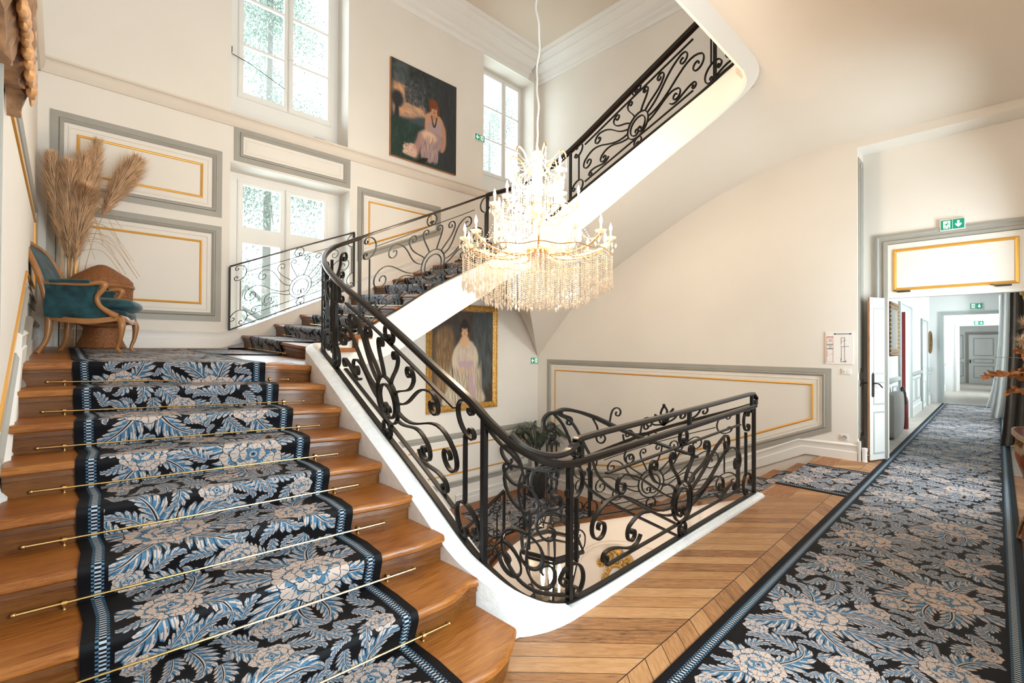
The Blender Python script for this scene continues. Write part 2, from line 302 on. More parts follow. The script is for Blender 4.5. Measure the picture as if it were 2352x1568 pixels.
# ------------------------------------------------------------------ mesh helpers
class MB:
    def __init__(s): s.v = []; s.f = []; s.uv = None; s.mi = None
    def add(s, vs, fs):
        b = len(s.v); s.v += [tuple(p) for p in vs]; s.f += [tuple(i+b for i in f) for f in fs]; return s
    def box(s, x0, y0, z0, x1, y1, z1):
        if x0 > x1: x0, x1 = x1, x0
        if y0 > y1: y0, y1 = y1, y0
        if z0 > z1: z0, z1 = z1, z0
        v = [(x0, y0, z0), (x1, y0, z0), (x1, y1, z0), (x0, y1, z0), (x0, y0, z1), (x1, y0, z1), (x1, y1, z1), (x0, y1, z1)]
        return s.add(v, [(3, 2, 1, 0), (4, 5, 6, 7), (0, 1, 5, 4), (1, 2, 6, 5), (2, 3, 7, 6), (3, 0, 4, 7)])
    def prism(s, poly, mapf, d0, d1):
        n = len(poly); a = [mapf(p[0], p[1], d0) for p in poly]; b = [mapf(p[0], p[1], d1) for p in poly]
        return s.add(a+b, [tuple(range(n)), tuple(range(2*n-1, n-1, -1))]+[(i, (i+1) % n, n+(i+1) % n, n+i) for i in range(n)])
    def sweep(s, pts, prof, ups=None, closed=False, caps=True):
        pts = [Vector(p) for p in pts]; n = len(pts); k = len(prof); vs = []
        for i, p in enumerate(pts):
            a = pts[i-1] if (i > 0 or closed) else p; b = pts[(i+1) % n] if (i < n-1 or closed) else p
            t = (b-a)
            if t.length < 1e-9: t = Vector((1, 0, 0))
            t.normalize(); up = Vector(ups[i]) if ups is not None else (Vector((0, 0, 1)) if abs(t.z) < .95 else Vector((1, 0, 0)))
            sd = t.cross(up)
            if sd.length < 1e-6: sd = Vector((1, 0, 0))
            sd.normalize(); u = sd.cross(t)
            for q in prof:
                r = q[2][i] if len(q) > 2 else 1
                vs.append(p+sd*q[0]+u*q[1])
        fs = []
        for i in range(n if closed else n-1):
            for j in range(k):
                a = i*k+j; b = i*k+(j+1) % k; c = ((i+1) % n)*k+(j+1) % k; d = ((i+1) % n)*k+j
                fs.append((a, b, c, d))
        if caps and not closed: fs.append(tuple(range(k-1, -1, -1))); fs.append(tuple((n-1)*k+j for j in range(k)))
        return s.add(vs, fs)
    def tube(s, pts, r, seg=8, closed=False):
        n = len(pts); rr = r if hasattr(r, '__len__') else [r]*n
        pts = [Vector(p) for p in pts]; vs = []; prev = None
        for i, p in enumerate(pts):
            a = pts[i-1] if (i > 0 or closed) else p; b = pts[(i+1) % n] if (i < n-1 or closed) else p
            t = b-a
            if t.length < 1e-9: t = Vector((0, 0, 1))
            t.normalize()
            if prev is None:
                u = Vector((0, 0, 1)) if abs(t.z) < .9 else Vector((1, 0, 0))
            else: u = prev
            sd = t.cross(u)
            if sd.length < 1e-6: sd = t.cross(Vector((0, 1, 0)))
            sd.normalize(); u = sd.cross(t); prev = u
            for j in range(seg):
                an = 2*PI*j/seg; vs.append(p+(sd*math.cos(an)+u*math.sin(an))*rr[i])
        fs = []
        for i in range(n if closed else n-1):
            for j in range(seg):
                fs.append((i*seg+j, i*seg+(j+1) % seg, ((i+1) % n)*seg+(j+1) % seg, ((i+1) % n)*seg+j))
        if not closed: fs.append(tuple(range(seg-1, -1, -1))); fs.append(tuple((n-1)*seg+j for j in range(seg)))
        return s.add(vs, fs)
    def lathe(s, prof, c=(0, 0, 0), seg=24):
        vs = []; k = len(prof)
        for j in range(seg):
            a = 2*PI*j/seg
            for r, z in prof: vs.append((c[0]+r*math.cos(a), c[1]+r*math.sin(a), c[2]+z))
        fs = [(j*k+i, ((j+1) % seg)*k+i, ((j+1) % seg)*k+i+1, j*k+i+1) for j in range(seg) for i in range(k-1)]
        return s.add(vs, fs)
    def ball(s, c, r, seg=10, rings=7, sc=(1, 1, 1)):
        pr = [(r*math.sin(PI*i/rings), -r*math.cos(PI*i/rings)) for i in range(rings+1)]
        b = MB().lathe(pr, (0, 0, 0), seg); return s.add([(c[0]+v[0]*sc[0], c[1]+v[1]*sc[1], c[2]+v[2]*sc[2]) for v in b.v], b.f)
    def xf(s, m):
        s.v = [tuple(m @ Vector(v)) for v in s.v]; return s
def build(name, mb, m, parent=None, smooth=False, uvs=None, label=None, cat=None, group=None, kind=None):
    me = bpy.data.meshes.new(name); me.from_pydata(mb.v, [], mb.f); me.validate(clean_customdata=False)
    me.materials.append(m if not isinstance(m, str) else M[m])
    if uvs is not None:
        l = me.uv_layers.new(name='UVMap'); vi = np.zeros(len(me.loops), int); me.loops.foreach_get('vertex_index', vi)
        l.data.foreach_set('uv', np.array(uvs, np.float32)[vi].ravel())
    if smooth:
        me.polygons.foreach_set('use_smooth', [True]*len(me.polygons))
        try: me.set_sharp_from_angle(angle=math.radians(38))
        except Exception: pass
    me.update()
    o = bpy.data.objects.new(name, me); COL.objects.link(o)
    if parent is not None:
        o.parent = parent
        o.matrix_parent_inverse = parent.matrix_world.inverted() if False else Matrix.Translation(-Vector(parent.location))
    tag(o, label, cat, group, kind)
    return o
def tag(o, label=None, cat=None, group=None, kind=None):
    if label: o['label'] = label
    if cat: o['category'] = cat
    if group: o['group'] = group
    if kind: o['kind'] = kind
    return o
def thing(name, loc, label, cat, group=None, kind=None):
    o = bpy.data.objects.new(name, None); COL.objects.link(o); o.location = loc; o.empty_display_size = .1
    return tag(o, label, cat, group, kind)
def struct(name, mb, m, smooth=False, uvs=None): return build(name, mb, m, None, smooth, uvs, kind='structure')
def copy_tree(o, loc=None, parent=None):
    c = o.copy(); COL.objects.link(c)
    if parent is not None: c.parent = parent
    if loc is not None: c.location = loc
    for ch in o.children: copy_tree(ch, None, c)
    return c
def onl_z(x, y): return 1.4625+(-4.6-x)*.036-max(0, y)*.02      # the old landing slopes a little towards the well
XW, YB, YL = -7.527, 8.1, -.216
def mapX(y, z, d): return (XW+d, y, z)         # window wall, d into the room
def mapB(x, z, d): return (x, YB-d, z)         # back wall
def mapL(x, z, d): return (x, YL+d, z)         # left wall
def crom(P, n=8):
    P = [np.array(p, float) for p in P]; out = []
    for i in range(len(P)-1):
        p0 = P[i-1] if i > 0 else 2*P[0]-P[1]; p1, p2 = P[i], P[i+1]; p3 = P[i+2] if i+2 < len(P) else 2*P[-1]-P[-2]
        for j in range(n):
            t = j/n; out.append(.5*((2*p1)+(-p0+p2)*t+(2*p0-5*p1+4*p2-p3)*t*t+(-p0+3*p1-3*p2+p3)*t**3))
    out.append(P[-1]); return out
# ================================================================== THE SHELL
def wall_holes(mapf, u0, u1, v0, v1, holes, thick):
    us = sorted({u0, u1, *[h[0] for h in holes], *[h[1] for h in holes]}); vs = sorted({v0, v1, *[h[2] for h in holes], *[h[3] for h in holes]})
    mb = MB()
    for i in range(len(us)-1):
        j0 = 0
        while j0 < len(vs)-1:
            cu_ = (us[i]+us[i+1])/2
            def inh(j): c = (vs[j]+vs[j+1])/2; return any(h[0] < cu_ < h[1] and h[2] < c < h[3] for h in holes)
            if inh(j0): j0 += 1; continue
            j1 = j0
            while j1 < len(vs)-1 and not inh(j1): j1 += 1
            mb.prism([(us[i], vs[j0]), (us[i+1], vs[j0]), (us[i+1], vs[j1]), (us[i], vs[j1])], mapf, 0, -thick); j0 = j1
    return mb
TOPZ = 8.18
# window wall: three windows up the left column, one at the right
WH = [(1.70, 3.46, -1.35, 1.05), (1.70, 3.46, 1.55, 4.18), (1.70, 3.42, 4.88, 7.78), (6.385, 7.92, 4.92, 7.76)]
struct('wall_window_side', wall_holes(mapX, YL-.4, YB+.4, -3.3, TOPZ+.3, WH, .55), 'wall')
struct('wall_back', wall_holes(mapB, XW-.5, -1.375, -3.3, TOPZ+.3, [], .4), 'wall')
struct('wall_back_upper', MB().box(-1.375, YB, 4.62, 1.0, YB+.4, TOPZ+.3), 'wall')
struct('wall_left', MB().box(XW-.5, YL-.4, -3.3, -1.5, YL, TOPZ+.3).box(-1.5, YL-.4, 4.9, 1.0, YL, TOPZ+.3), 'wall')
# hall side wall with tall windows
HX = .66
HW = [(-3.4, -2.0, .9, 3.2), (1.05, 2.4, .75, 3.3), (6.75, 7.85, .75, 3.3), (12.2, 13.5, .75, 3.0), (16.7, 17.9, .75, 2.9), (22.3, 23.6, .75, 2.9), (26.6, 27.9, .75, 2.9)]
mapR = lambda y, z, d: (HX-d, y, z)
struct('wall_right', wall_holes(mapR, -4.6, 30, -.4, 4.9, HW, .45), 'wall')
struct('wall_right_upper', wall_holes(mapR, -.6, 8.5, 4.9, TOPZ+.3, [(2.0, 5.0, 5.4, 7.7)], .45), 'wall')  # unseen opening, added to admit light upstairs
struct('wall_hall_end', MB().box(-3.2, -5.0, -.4, 1.1, -4.6, 4.9), 'wall')
struct('wall_hall_side', MB().box(-1.9, -4.6, -.4, -1.5, YL-.4, 4.9), 'wall')
struct('ceiling', MB().box(XW-.5, YL-.4, TOPZ, 1.1, YB+.4, TOPZ+.3), 'ceil')
# upper floor slab = ceiling of the hall, with a rounded lip towards the well
mb = MB()
mb.box(-1.72, YL, 4.54, 1.0, YB, 4.86); mb.box(-1.95, 5.2, 4.545, -1.72, 5.74, 4.6); mb.box(-2.75, -4.6, 4.54, 1.0, YL, 4.86)
struct('ceiling_hall', mb, 'ceil')
struct('ceiling_doorway', MB().box(-1.3745, YB, 4.43, .66, 8.499, 4.62), 'wall')
CXX = -1.42
# hall floor (stops at the well), with a margin at the head of the flight down
struct('floor_corridor', MB().box(CXX, 8.64, -.06, HX, 30, 0), 'palefloor')
struct('floor', MB().box(-1.83, 1.72, -.06, HX, 8.64, 0).box(-2.75, -4.6, -.06, HX, 1.72, 0), 'parquet')
struct('floor_slab', MB().box(-1.86, 1.9, -.4, HX, 5.45, -.06), 'lower')
struct('floor_ground', MB().box(XW, YL, -3.4, 3.0, YB, -3.3), 'stone')

# ---------------------------------------------------------------- mouldings
def inset(poly, d):
    n = len(poly); out = []
    A = sum(poly[i][0]*poly[(i+1) % n][1]-poly[(i+1) % n][0]*poly[i][1] for i in range(n)); sg = 1 if A > 0 else -1
    for i in range(n):
        p0, p1, p2 = np.array(poly[i-1], float), np.array(poly[i], float), np.array(poly[(i+1) % n], float)
        a = (p1-p0)/np.linalg.norm(p1-p0); b = (p2-p1)/np.linalg.norm(p2-p1)
        na = np.array([-a[1], a[0]])*sg; nb = np.array([-b[1], b[0]])*sg
        m = na+nb; m /= np.linalg.norm(m); out.append(tuple(p1+m*d/max(.2, m@na)))
    return out
def ringmesh(poly, mapf, prof):
    n = len(poly); rings = [inset(poly, a) if a else [tuple(p) for p in poly] for a, h in prof]; mb = MB(); vs = []
    for (a, h), R in zip(prof, rings):
        vs += [mapf(p[0], p[1], h) for p in R]
    k = len(prof); fs = []
    for r in range(k-1):
        for i in range(n):
            fs.append((r*n+i, r*n+(i+1) % n, (r+1)*n+(i+1) % n, (r+1)*n+i))
    return mb.add(vs, fs)
tn = [0]
def panel(poly, mapf, gw=.115, gold=.29, name='trim', sc=1.0, fm='grey', gm='gold', field=True):
    tn[0] += 1
    root = struct(f'trim_{tn[0]}', ringmesh(poly, mapf, [(0, 0), (0, .012), (gw*.62*sc, .012), (gw*.64*sc, .004), (gw*.68*sc, .022), (gw*.80*sc, .026), (gw*sc, .010), (gw*1.02*sc, 0)]), fm)
    if field:
        build('inner_moulding', ringmesh(poly, mapf, [(gw*1.3*sc, 0), (gw*1.32*sc, .006), (gw*1.45*sc, .008), (gw*1.5*sc, 0)]), 'wall', root)
    if gold:
        g = gold*sc
        build('gold_beading', ringmesh(poly, mapf, [(g, 0), (g+.004, .012), (g+.015, .016), (g+.026, .012), (g+.03, 0)]), gm, root)
    return root
panel([(-.115, 3.367), (1.60, 3.367), (1.60, 4.291), (-.115, 4.291)], mapX, gold=.225)
panel([(-.13, 1.917), (1.60, 1.917), (1.60, 3.239), (-.13, 3.239)], mapX, gold=.225)
panel([(1.745, 4.215), (3.463, 4.215), (3.463, 4.709), (1.745, 4.709)], mapX, gold=0)
# panel rising with the second flight
panel([(3.595, 3.01), (5.3, 3.75), (5.3, 4.286), (3.595, 4.286)], mapX, gold=.20)
panel([(-7.23, -1.32), (-4.9, -1.0), (-1.687, .378), (-1.687, 1.292), (-7.23, 1.292)], mapB, gold=.23)
panel([(3.2, -1.22), (7.9, -1.22), (7.9, -.15), (3.2, -.15)], mapX, gold=.25)
panel([(-7.3, 1.95), (-5.6, 1.95), (-3.3, .95), (-2.9, .95), (-2.9, 3.12), (-7.3, 3.12)], mapL, gold=.22)
def strip(name, pts, mapf, prof, m):
    # moulding along a polyline on a wall; prof = (along-normal-in-plane, depth)
    n = len(pts); vs = []; k = len(prof)
    for i, p in enumerate(pts):
        a = np.array(pts[max(0, i-1)], float); b = np.array(pts[min(n-1, i+1)], float); t = (b-a)/np.linalg.norm(b-a); nn = np.array([-t[1], t[0]])
        for q in prof: c = np.array(p)+nn*q[0]; vs.append(mapf(c[0], c[1], q[1]))
    fs = [(i*k+j, i*k+j+1, (i+1)*k+j+1, (i+1)*k+j) for i in range(n-1) for j in range(k-1)]
    tn[0] += 1
    return struct(f'trim_{tn[0]}', MB().add(vs, fs), m, True)
STR = [(-.10, 0), (-.10, .02), (-.07, .045), (-.01, .06), (.03, .055), (.055, .03), (.06, .05), (.085, .05), (.09, 0)]
strip('', [(YL, 4.79), (YB, 4.79)], mapX, STR, 'ceil')
strip('', [(-2.76, 4.79), (XW, 4.79)], mapL, [(-q[0], q[1]) for q in STR[::-1]], 'ceil')
# cornices under the high ceiling
COR = [(-.44, 0), (-.44, .03), (-.40, .05), (-.36, .05), (-.33, .12), (-.30, .13), (-.27, .13), (-.24, .22), (-.16, .30), (-.14, .30), (-.12, .36), (-.06, .42), (-.03, .42), (0, .5)]
strip('', [(YL, TOPZ), (YB-.4, TOPZ)], mapX, COR, 'white'); strip('', [(YB, TOPZ), (YB-.41, TOPZ)], mapX, COR, 'white')
strip('', [(XW, TOPZ), (HX, TOPZ)], mapB, COR, 'white')
strip('', [(XW, TOPZ), (HX, TOPZ)], mapL, COR, 'white')
# baseboards
BB = [(-.0, .0), (0, .03), (.12, .03), (.13, .022), (.20, .022), (.215, .03), (.23, .015), (.24, 0)]
def base(nm, pts, mapf, prof=BB):
    o = strip('', pts, mapf, prof, 'white'); o.name = nm; return o
base('baseboard_window', [(YL, 1.55), (1.6, 1.545), (1.86, 1.62)], mapX)
base('baseboard_stair', [(3.46, 2.46), (5.62, 3.42), (8.1, 3.42)], mapX, [(a*.9-.05, b) for a, b in BB])
base('baseboard_left', [(-2.8, 0.05), (-4.6, 1.44), (-7.52, 1.56)], mapL, [(-a, b) for a, b in BB])
base('baseboard_back', [(-1.37, 0), (-2.02, 0), (-5.0, -1.50), (-5.2, -1.62), (XW, -1.62)], mapB, [(-a, b) for a, b in BB])
base('baseboard_landing', [(5.7, -1.62), (YB, -1.62)], mapX)
# dado on the left wall following the stair
strip('', [(-7.5, 1.80), (-5.7, 1.80), (-2.8, .42)], mapL, [(-.03, 0), (-.03, .03), (0, .045), (.03, .03), (.03, 0)], 'grey')

# ---------------------------------------------------------------- windows
def window(n, mapf, u0, u1, v0, v1, depth, rows, mull=True, fr=.075, lock=True):
    root = struct(f'window_{n}', MB(), 'white'); mb = MB()
    def fb(a, b, c, d, d0, d1, m_=mb): m_.prism([(a, c), (b, c), (b, d), (a, d)], mapf, d0, d1)
    d0, d1 = -depth, -depth-.06
    fb(u0, u0+fr, v0+fr*1.5, v1-fr, d0, d1); fb(u1-fr, u1, v0+fr*1.5, v1-fr, d0, d1); fb(u0, u1, v0, v0+fr*1.5, d0, d1); fb(u0, u1, v1-fr, v1, d0, d1)
    root.data = build('tmp', mb, 'white').data; bpy.data.objects.remove(bpy.data.objects['tmp'])
    mid = (u0+u1)/2
    for s, (a, b) in enumerate(((u0+fr, mid), (mid, u1-fr))):
        sm = MB(); sw = .07; dd0, dd1 = -depth+.012, -depth-.045
        fb(a, a+sw, v0+fr*1.5, v1-fr, dd0, dd1, sm); fb(b-sw, b, v0+fr*1.5, v1-fr, dd0, dd1, sm)
        fb(a+sw, b-sw, v0+fr*1.5, v0+fr*1.5+.10, dd0, dd1, sm); fb(a+sw, b-sw, v1-fr-sw, v1-fr, dd0, dd1, sm)
        H = v1-v0
        for r in rows:
            fb(a+sw, b-sw, v0+H*r-.016, v0+H*r+.016, dd0-.008, dd1+.01, sm)
        so = build('window_sash', sm, 'white', root)
        build('pane', MB().prism([(a+sw, v0+.15), (b-sw, v0+.15), (b-sw, v1-.13), (a+sw, v1-.13)], mapf, -depth-.015, -depth-.02), 'glass', so)
    if lock:
        zc = v0+(v1-v0)*.42
        h = MB().tube([mapf(mid, v0+.12, -depth+.03), mapf(mid, v1-.1, -depth+.03)], .008, 6); h.ball(mapf(mid, zc, -depth+.05), .022); h.tube([mapf(mid, zc, -depth+.05), mapf(mid+.07, zc-.02, -depth+.06)], .009, 6)
        build('window_handle', h, 'white', root)
    return root
def window_g(n, mapf, rect, cols_, rows_, depth):
    u0, u1, v0, v1 = rect; md = lambda u, v, d: mapf(u, v, d-depth)
    holes = [(a, b, c_, d_) for a, b in cols_ for c_, d_ in rows_]
    us = cols_[0][0]-.075, (cols_[0][1]+cols_[1][0])/2, cols_[1][1]+.075; vb, vt = rows_[0][0]-.09, rows_[-1][1]+.07
    root = struct(f'window_{n}', wall_holes(md, u0, u1, v0, v1, [(us[0], us[2], vb, vt)], .06), 'white')
    for i, (a, b) in enumerate(cols_):
        so = build('window_sash', wall_holes(lambda u, v, d: md(u, v, d+.012), us[i]+.002, us[i+1]-.002, vb+.002, vt-.002, [h for h in holes if h[0] == a], .055), 'white', root)
        build('pane', MB().prism([(a, rows_[0][0]), (b, rows_[0][0]), (b, rows_[-1][1]), (a, rows_[-1][1])], md, -.02, -.025), 'glass', so)
        build('sash_bead', ringmesh([(us[i]+.012, vb+.012), (us[i+1]-.012, vb+.012), (us[i+1]-.012, vt-.012), (us[i]+.012, vt-.012)], lambda u, v, d: md(u, v, d+.012), [(0, 0), (.003, .006), (.012, .006), (.015, 0)]), 'white', so)
    zc = rows_[0][0]+(rows_[-1][1]-rows_[0][0])*.36; mid = us[1]
    h = MB().tube([md(mid, vb+.03, .03), md(mid, vt-.03, .03)], .008, 6); h.ball(md(mid, zc, .05), .024); h.tube([md(mid, zc, .05), md(mid+.07, zc-.02, .06)], .010, 6)
    build('window_handle', h, 'white', root); return root
w1 = window_g(1, mapX, (1.70, 3.42, 4.88, 7.78), [(1.955, 2.535), (2.672, 3.24)], [(5.425, 6.135), (6.17, 6.87), (6.905, 7.60)], .42)
mb = MB().tube([mapX(1.74, 5.93, -.36), mapX(2.02, 5.86, -.34), mapX(2.52, 5.66, -.33)], .006, 5); mb.box(XW-.36, 1.71, 5.92, XW-.30, 1.78, 6.0)
build('opening_rod', mb, 'dark', w1)
build('window_bolt', MB().box(XW-.41, 2.78, 4.98, XW-.37, 3.26, 5.02).box(XW-.40, 3.0, 5.0, XW-.36, 3.18, 5.06), 'dark', w1)
window_g(2, mapX, (1.70, 3.46, 1.55, 4.18), [(1.965, 2.50), (2.655, 3.195)], [(1.75, 3.14), (3.385, 4.02)], .42)
window_g(3, mapX, (6.385, 7.92, 4.92, 7.76), [(6.60, 7.27), (7.40, 7.80)], [(5.5, 6.21), (6.24, 6.935), (6.965, 7.65)], .42)
window_g(4, mapX, (1.70, 3.46, -1.35, 1.05), [(1.965, 2.50), (2.655, 3.195)], [(-1.1, -.3), (-.26, .85)], .42)
for i, h in enumerate(HW): window(5+i, mapR, *h, .32, (.4, .7), lock=False)
window(20, mapR, 2.0, 5.0, 5.4, 7.7, .32, (.4, .7), lock=False)  # unseen window filling the opening added for light upstairs
# door closer boxes left on the sill of the upper window
o = build('floodlight', MB().box(XW-.36, 2.47, 4.84, XW-.24, 2.62, 5.0).xf(Matrix()), 'box'); tag(o, 'small grey floodlight on the sill of the upper left window', 'lamp')
# infill wall under the guard rail in the lower window
struct('wall_window_apron', MB().prism([(1.695, 1.3), (3.465, 1.3), (3.465, 2.53), (1.695, 1.74)], mapX, .0, -.35), 'wall')
# exterior trees; the daylight's wash-out is put into their pale leaf colour
def tree(x, y, z0, h, r, n, lab, gr='trees outside the windows'):
    t = thing('tree', (x, y, z0), lab, 'tree', gr)
    tr = MB().tube([(x, y, z0), (x+.1, y, z0+h*.5), (x, y+.1, z0+h*.95)], [.13, .09, .03], 8)
    for k in range(14):
        a = rng.uniform(0, 6.28); zz = z0+h*rng.uniform(.25, .85); L = r*rng.uniform(.5, .95)
        tr.tube([(x, y, zz), (x+math.cos(a)*L*.6, y+math.sin(a)*L*.6, zz+.3), (x+math.cos(a)*L, y+math.sin(a)*L, zz-.3)], [.06, .04, .01], 5)
    build('trunk', tr, 'bark', t)
    P = []; F = []
    K = rng.rand(n, 3)
    cl = rng.rand(60, 3); cl[:, 0] *= 6.283
    for i in range(n):
        c = cl[i % 60]; zz = c[1]; rr = r*(1.05-zz*.75)*(.35+.65*c[2])
        px = x+math.cos(c[0])*rr+rng.normal(0, .28); py = y+math.sin(c[0])*rr+rng.normal(0, .28); pz = z0+h*(.15+.85*zz)+rng.normal(0, .38)
        d = rng.normal(size=3); d /= np.linalg.norm(d); e = np.cross(d, (0.1, .2, 1)); e /= np.linalg.norm(e); s_ = .022+.030*rng.rand()
        q = np.array([px, py, pz]); b = len(P)
        P += [tuple(q-d*s_), tuple(q+e*s_*.5), tuple(q+d*s_), tuple(q-e*s_*.5)]; F.append((b, b+1, b+2, b+3))
    build('foliage', MB().add(P, F), 'tree', t)
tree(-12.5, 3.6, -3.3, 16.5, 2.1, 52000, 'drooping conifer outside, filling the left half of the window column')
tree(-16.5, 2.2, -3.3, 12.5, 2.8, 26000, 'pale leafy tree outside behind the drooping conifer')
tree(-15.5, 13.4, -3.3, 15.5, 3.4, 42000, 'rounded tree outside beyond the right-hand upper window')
struct('ground_outside', MB().box(-60, -30, -3.6, XW-.6, 50, -3.4), mat('pale_lawn', (.25, .33, .2), .9))

# ---------------------------------------------------------------- doorway wall + corridor
DY = 8.50
mapD = lambda x, z, d: (x, DY-d, z)
struct('wall_door', wall_holes(mapD, -1.6, HX, 0, 4.45, [(-1.10, .235, -.1, 2.33)], .14), 'wall')
# grey panelled reveal left of the door
mapJ = lambda y, z, d: (-1.375+d, y, z)
panel([(YB+.03, .82+.42), (DY-.04, .82+.42), (DY-.04, 4.3), (YB+.03, 4.3)], mapJ, gw=.10, gold=0)
panel([(YB+.03, .32), (DY-.04, .32), (DY-.04, 1.14), (YB+.03, 1.14)], mapJ, gw=.10, gold=0)
struct('baseboard_reveal', MB().box(-1.375, YB-.03, 0, -1.355, DY, .27), 'white')
struct('baseboard_corner', MB().box(-1.36, YB-.035, 0, -1.34, YB+.02, .28), 'white')
# grey architrave over and beside the doorway, gold-lined overdoor panel
tn[0] += 1
A_ = [(0, 0), (0, .03), (.03, .035), (.05, .02), (.09, .02), (.1, .035), (.14, .035), (.145, .0)]
def open_frame(u0, u1, v0, v1, mapf, prof, m, name=None):
    pts = [(u0, v0), (u0, v1), (u1, v1), (u1, v0)]; vs = []; k = len(prof)
    for i, (u, v) in enumerate(pts):
        for a, d in prof:
            uu = u+(a if i < 2 else -a); vv = v if i in (0, 3) else v-a
            vs.append(mapf(uu, vv, d))
    fs = [(i*k+j, i*k+j+1, (i+1)*k+j+1, (i+1)*k+j) for i in range(3) for j in range(k-1)]
    tn[0] += 1
    return struct(name or f'trim_{tn[0]}', MB().add(vs, fs), m)
open_frame(-1.235, .45, 0, 3.21, mapD, A_, 'grey')
tr_ = struct(f'trim_{tn[0]+1}', MB().box(-1.09, DY-.02, 2.33, .30, DY, 3.06), 'wall'); tn[0] += 1
build('gold_beading', ringmesh([(-1.03, 2.40), (.185, 2.40), (.185, 2.985), (-1.03, 2.985)], lambda x, z, d: (x, DY-.02-d, z), [(0, 0), (.004, .014), (.02, .02), (.034, .014), (.04, 0)]), 'gold', tr_)
build('door_head', MB().box(-1.09, DY-.03, 2.30, .225, DY+.1, 2.335), 'white', tr_)
# the open door leaf (left), standing at an angle across the corner
def door_leaf(n, p0, p1, z0, z1, th, m, panels, pm, handle=None, gcol=None):
    p0, p1 = np.array(p0), np.array(p1); L = np.linalg.norm(p1-p0); t = (p1-p0)/L; nn = np.array([t[1], -t[0]])
    mp = lambda u, v, d: (*(p0+t*u+nn*d), v)
    root = struct(f'door_{n}', MB().prism([(0, z0), (L, z0), (L, z1), (0, z1)], mp, 0, -th), m)
    for (a, b, c, d) in panels:
        for dd, sg in ((0, 1), (-th, -1)):
            mf = (lambda u, v, q, dd=dd, sg=sg: mp(u, v, dd+sg*q))
            build('panel_moulding', ringmesh([(a, c), (b, c), (b, d), (a, d)], mf, [(0, 0), (.004, .008), (.018, .008), (.022, .001), (.026, .001)]), pm, root)
    return root, mp
d1, mp1 = door_leaf(1, (-1.245, 8.16), (-1.085, 8.56), .02, 2.305, .028, 'white',
    [(.07, .36, .10, .70), (.07, .36, .79, 1.12), (.07, .36, 1.22, 2.17)], 'greyc')
h = MB().box(0, 0, 0, 0, 0, 0)
h = MB().prism([(.035, .92), (.06, .90), (.085, .92), (.085, 1.22), (.06, 1.25), (.035, 1.22)], mp1, 0, .008)
h.tube([mp1(.06, 1.1, .0), mp1(.06, 1.1, .05), mp1(.10, 1.09, .06), mp1(.17, 1.04, .06)], .010, 8)
h.tube([mp1(.06, 1.1, -.04), mp1(.06, 1.1, -.09), mp1(.03, 1.09, -.10), mp1(-.04, 1.06, -.10)], .010, 8)
build('door_handle', h, 'dark', d1)
build('edge_strip', MB().prism([(-.012, .02), (0, .02), (0, 2.305), (-.012, 2.305)], mp1, -.004, -.018), 'cwood', d1)
d2, mp2 = door_leaf(2, (.225, 8.52), (.40, 8.05), .02, 2.305, .04, 'white', [(.08, .42, .10, .70), (.08, .42, .8, 1.12), (.08, .42, 1.22, 2.17)], 'greyc')
for nm, lab, x0, x1 in (('door_closer', 'left metal catch under the gold overdoor panel', -.98, -.84), ('door_closer', 'right metal catch and rod under the gold overdoor panel', -.02, .12)):
    o = build(nm, MB().box(x0, DY-.05, 2.375, x1, DY-.02, 2.395).tube([(x0, DY-.05, 2.385), (x0-.02, DY-.05, 2.40), (x0-.05, DY-.05, 2.40)], .006, 6), 'dark'); tag(o, lab, 'door catch')
o = thing('door_stop', (-1.28, 8.14, 0), 'white door stop post on the floor by the open door', 'door stop')
build('post', MB().lathe([(0, 0), (.035, 0), (.03, .02), (.03, .12), (.034, .15), (.034, .19), (0, .2)], (-1.30, 8.12, .0), 16), 'plastic', o)
build('arm', MB().tube([(-1.30, 8.12, .09), (-1.25, 8.16, .09)], .012, 8), 'dark', o)

# corridor shell
CX = -1.40; CZ = 3.15
mapC = lambda y, z, d: (CX+d, y, z)
struct('wall_corridor_left', wall_holes(mapC, DY+.14, 30, 0, CZ+.2, [(12.3, 13.9, 0, 2.42)], .3), 'wallw')
struct('ceiling_corridor', MB().box(CX-.3, DY+.14, CZ, HX+.3, 30, CZ+.2), 'white')
for k, (y, u0, u1, zt, zc) in enumerate(((18.45, -1.10, .20, 2.56, 'greyc'), (24.0, -1.0, .2, 2.42, 'white'))):
    mp_ = lambda x, z, d, y=y: (x, y-d, z)
    struct(f'wall_corridor_cross_{k+1}', wall_holes(mp_, CX, HX, 0, CZ, [(u0, u1, -.1, zt)], .3), 'wallw')
    open_frame(u0-.10, u1+.10, 0, zt+.09, mp_, [(0, 0), (0, .03), (.04, .04), (.05, .02), (.09, .02), (.098, 0)], zc)
struct('wall_corridor_end', MB().box(CX, 29.9, 0, HX, 30.3, CZ), 'wallw')
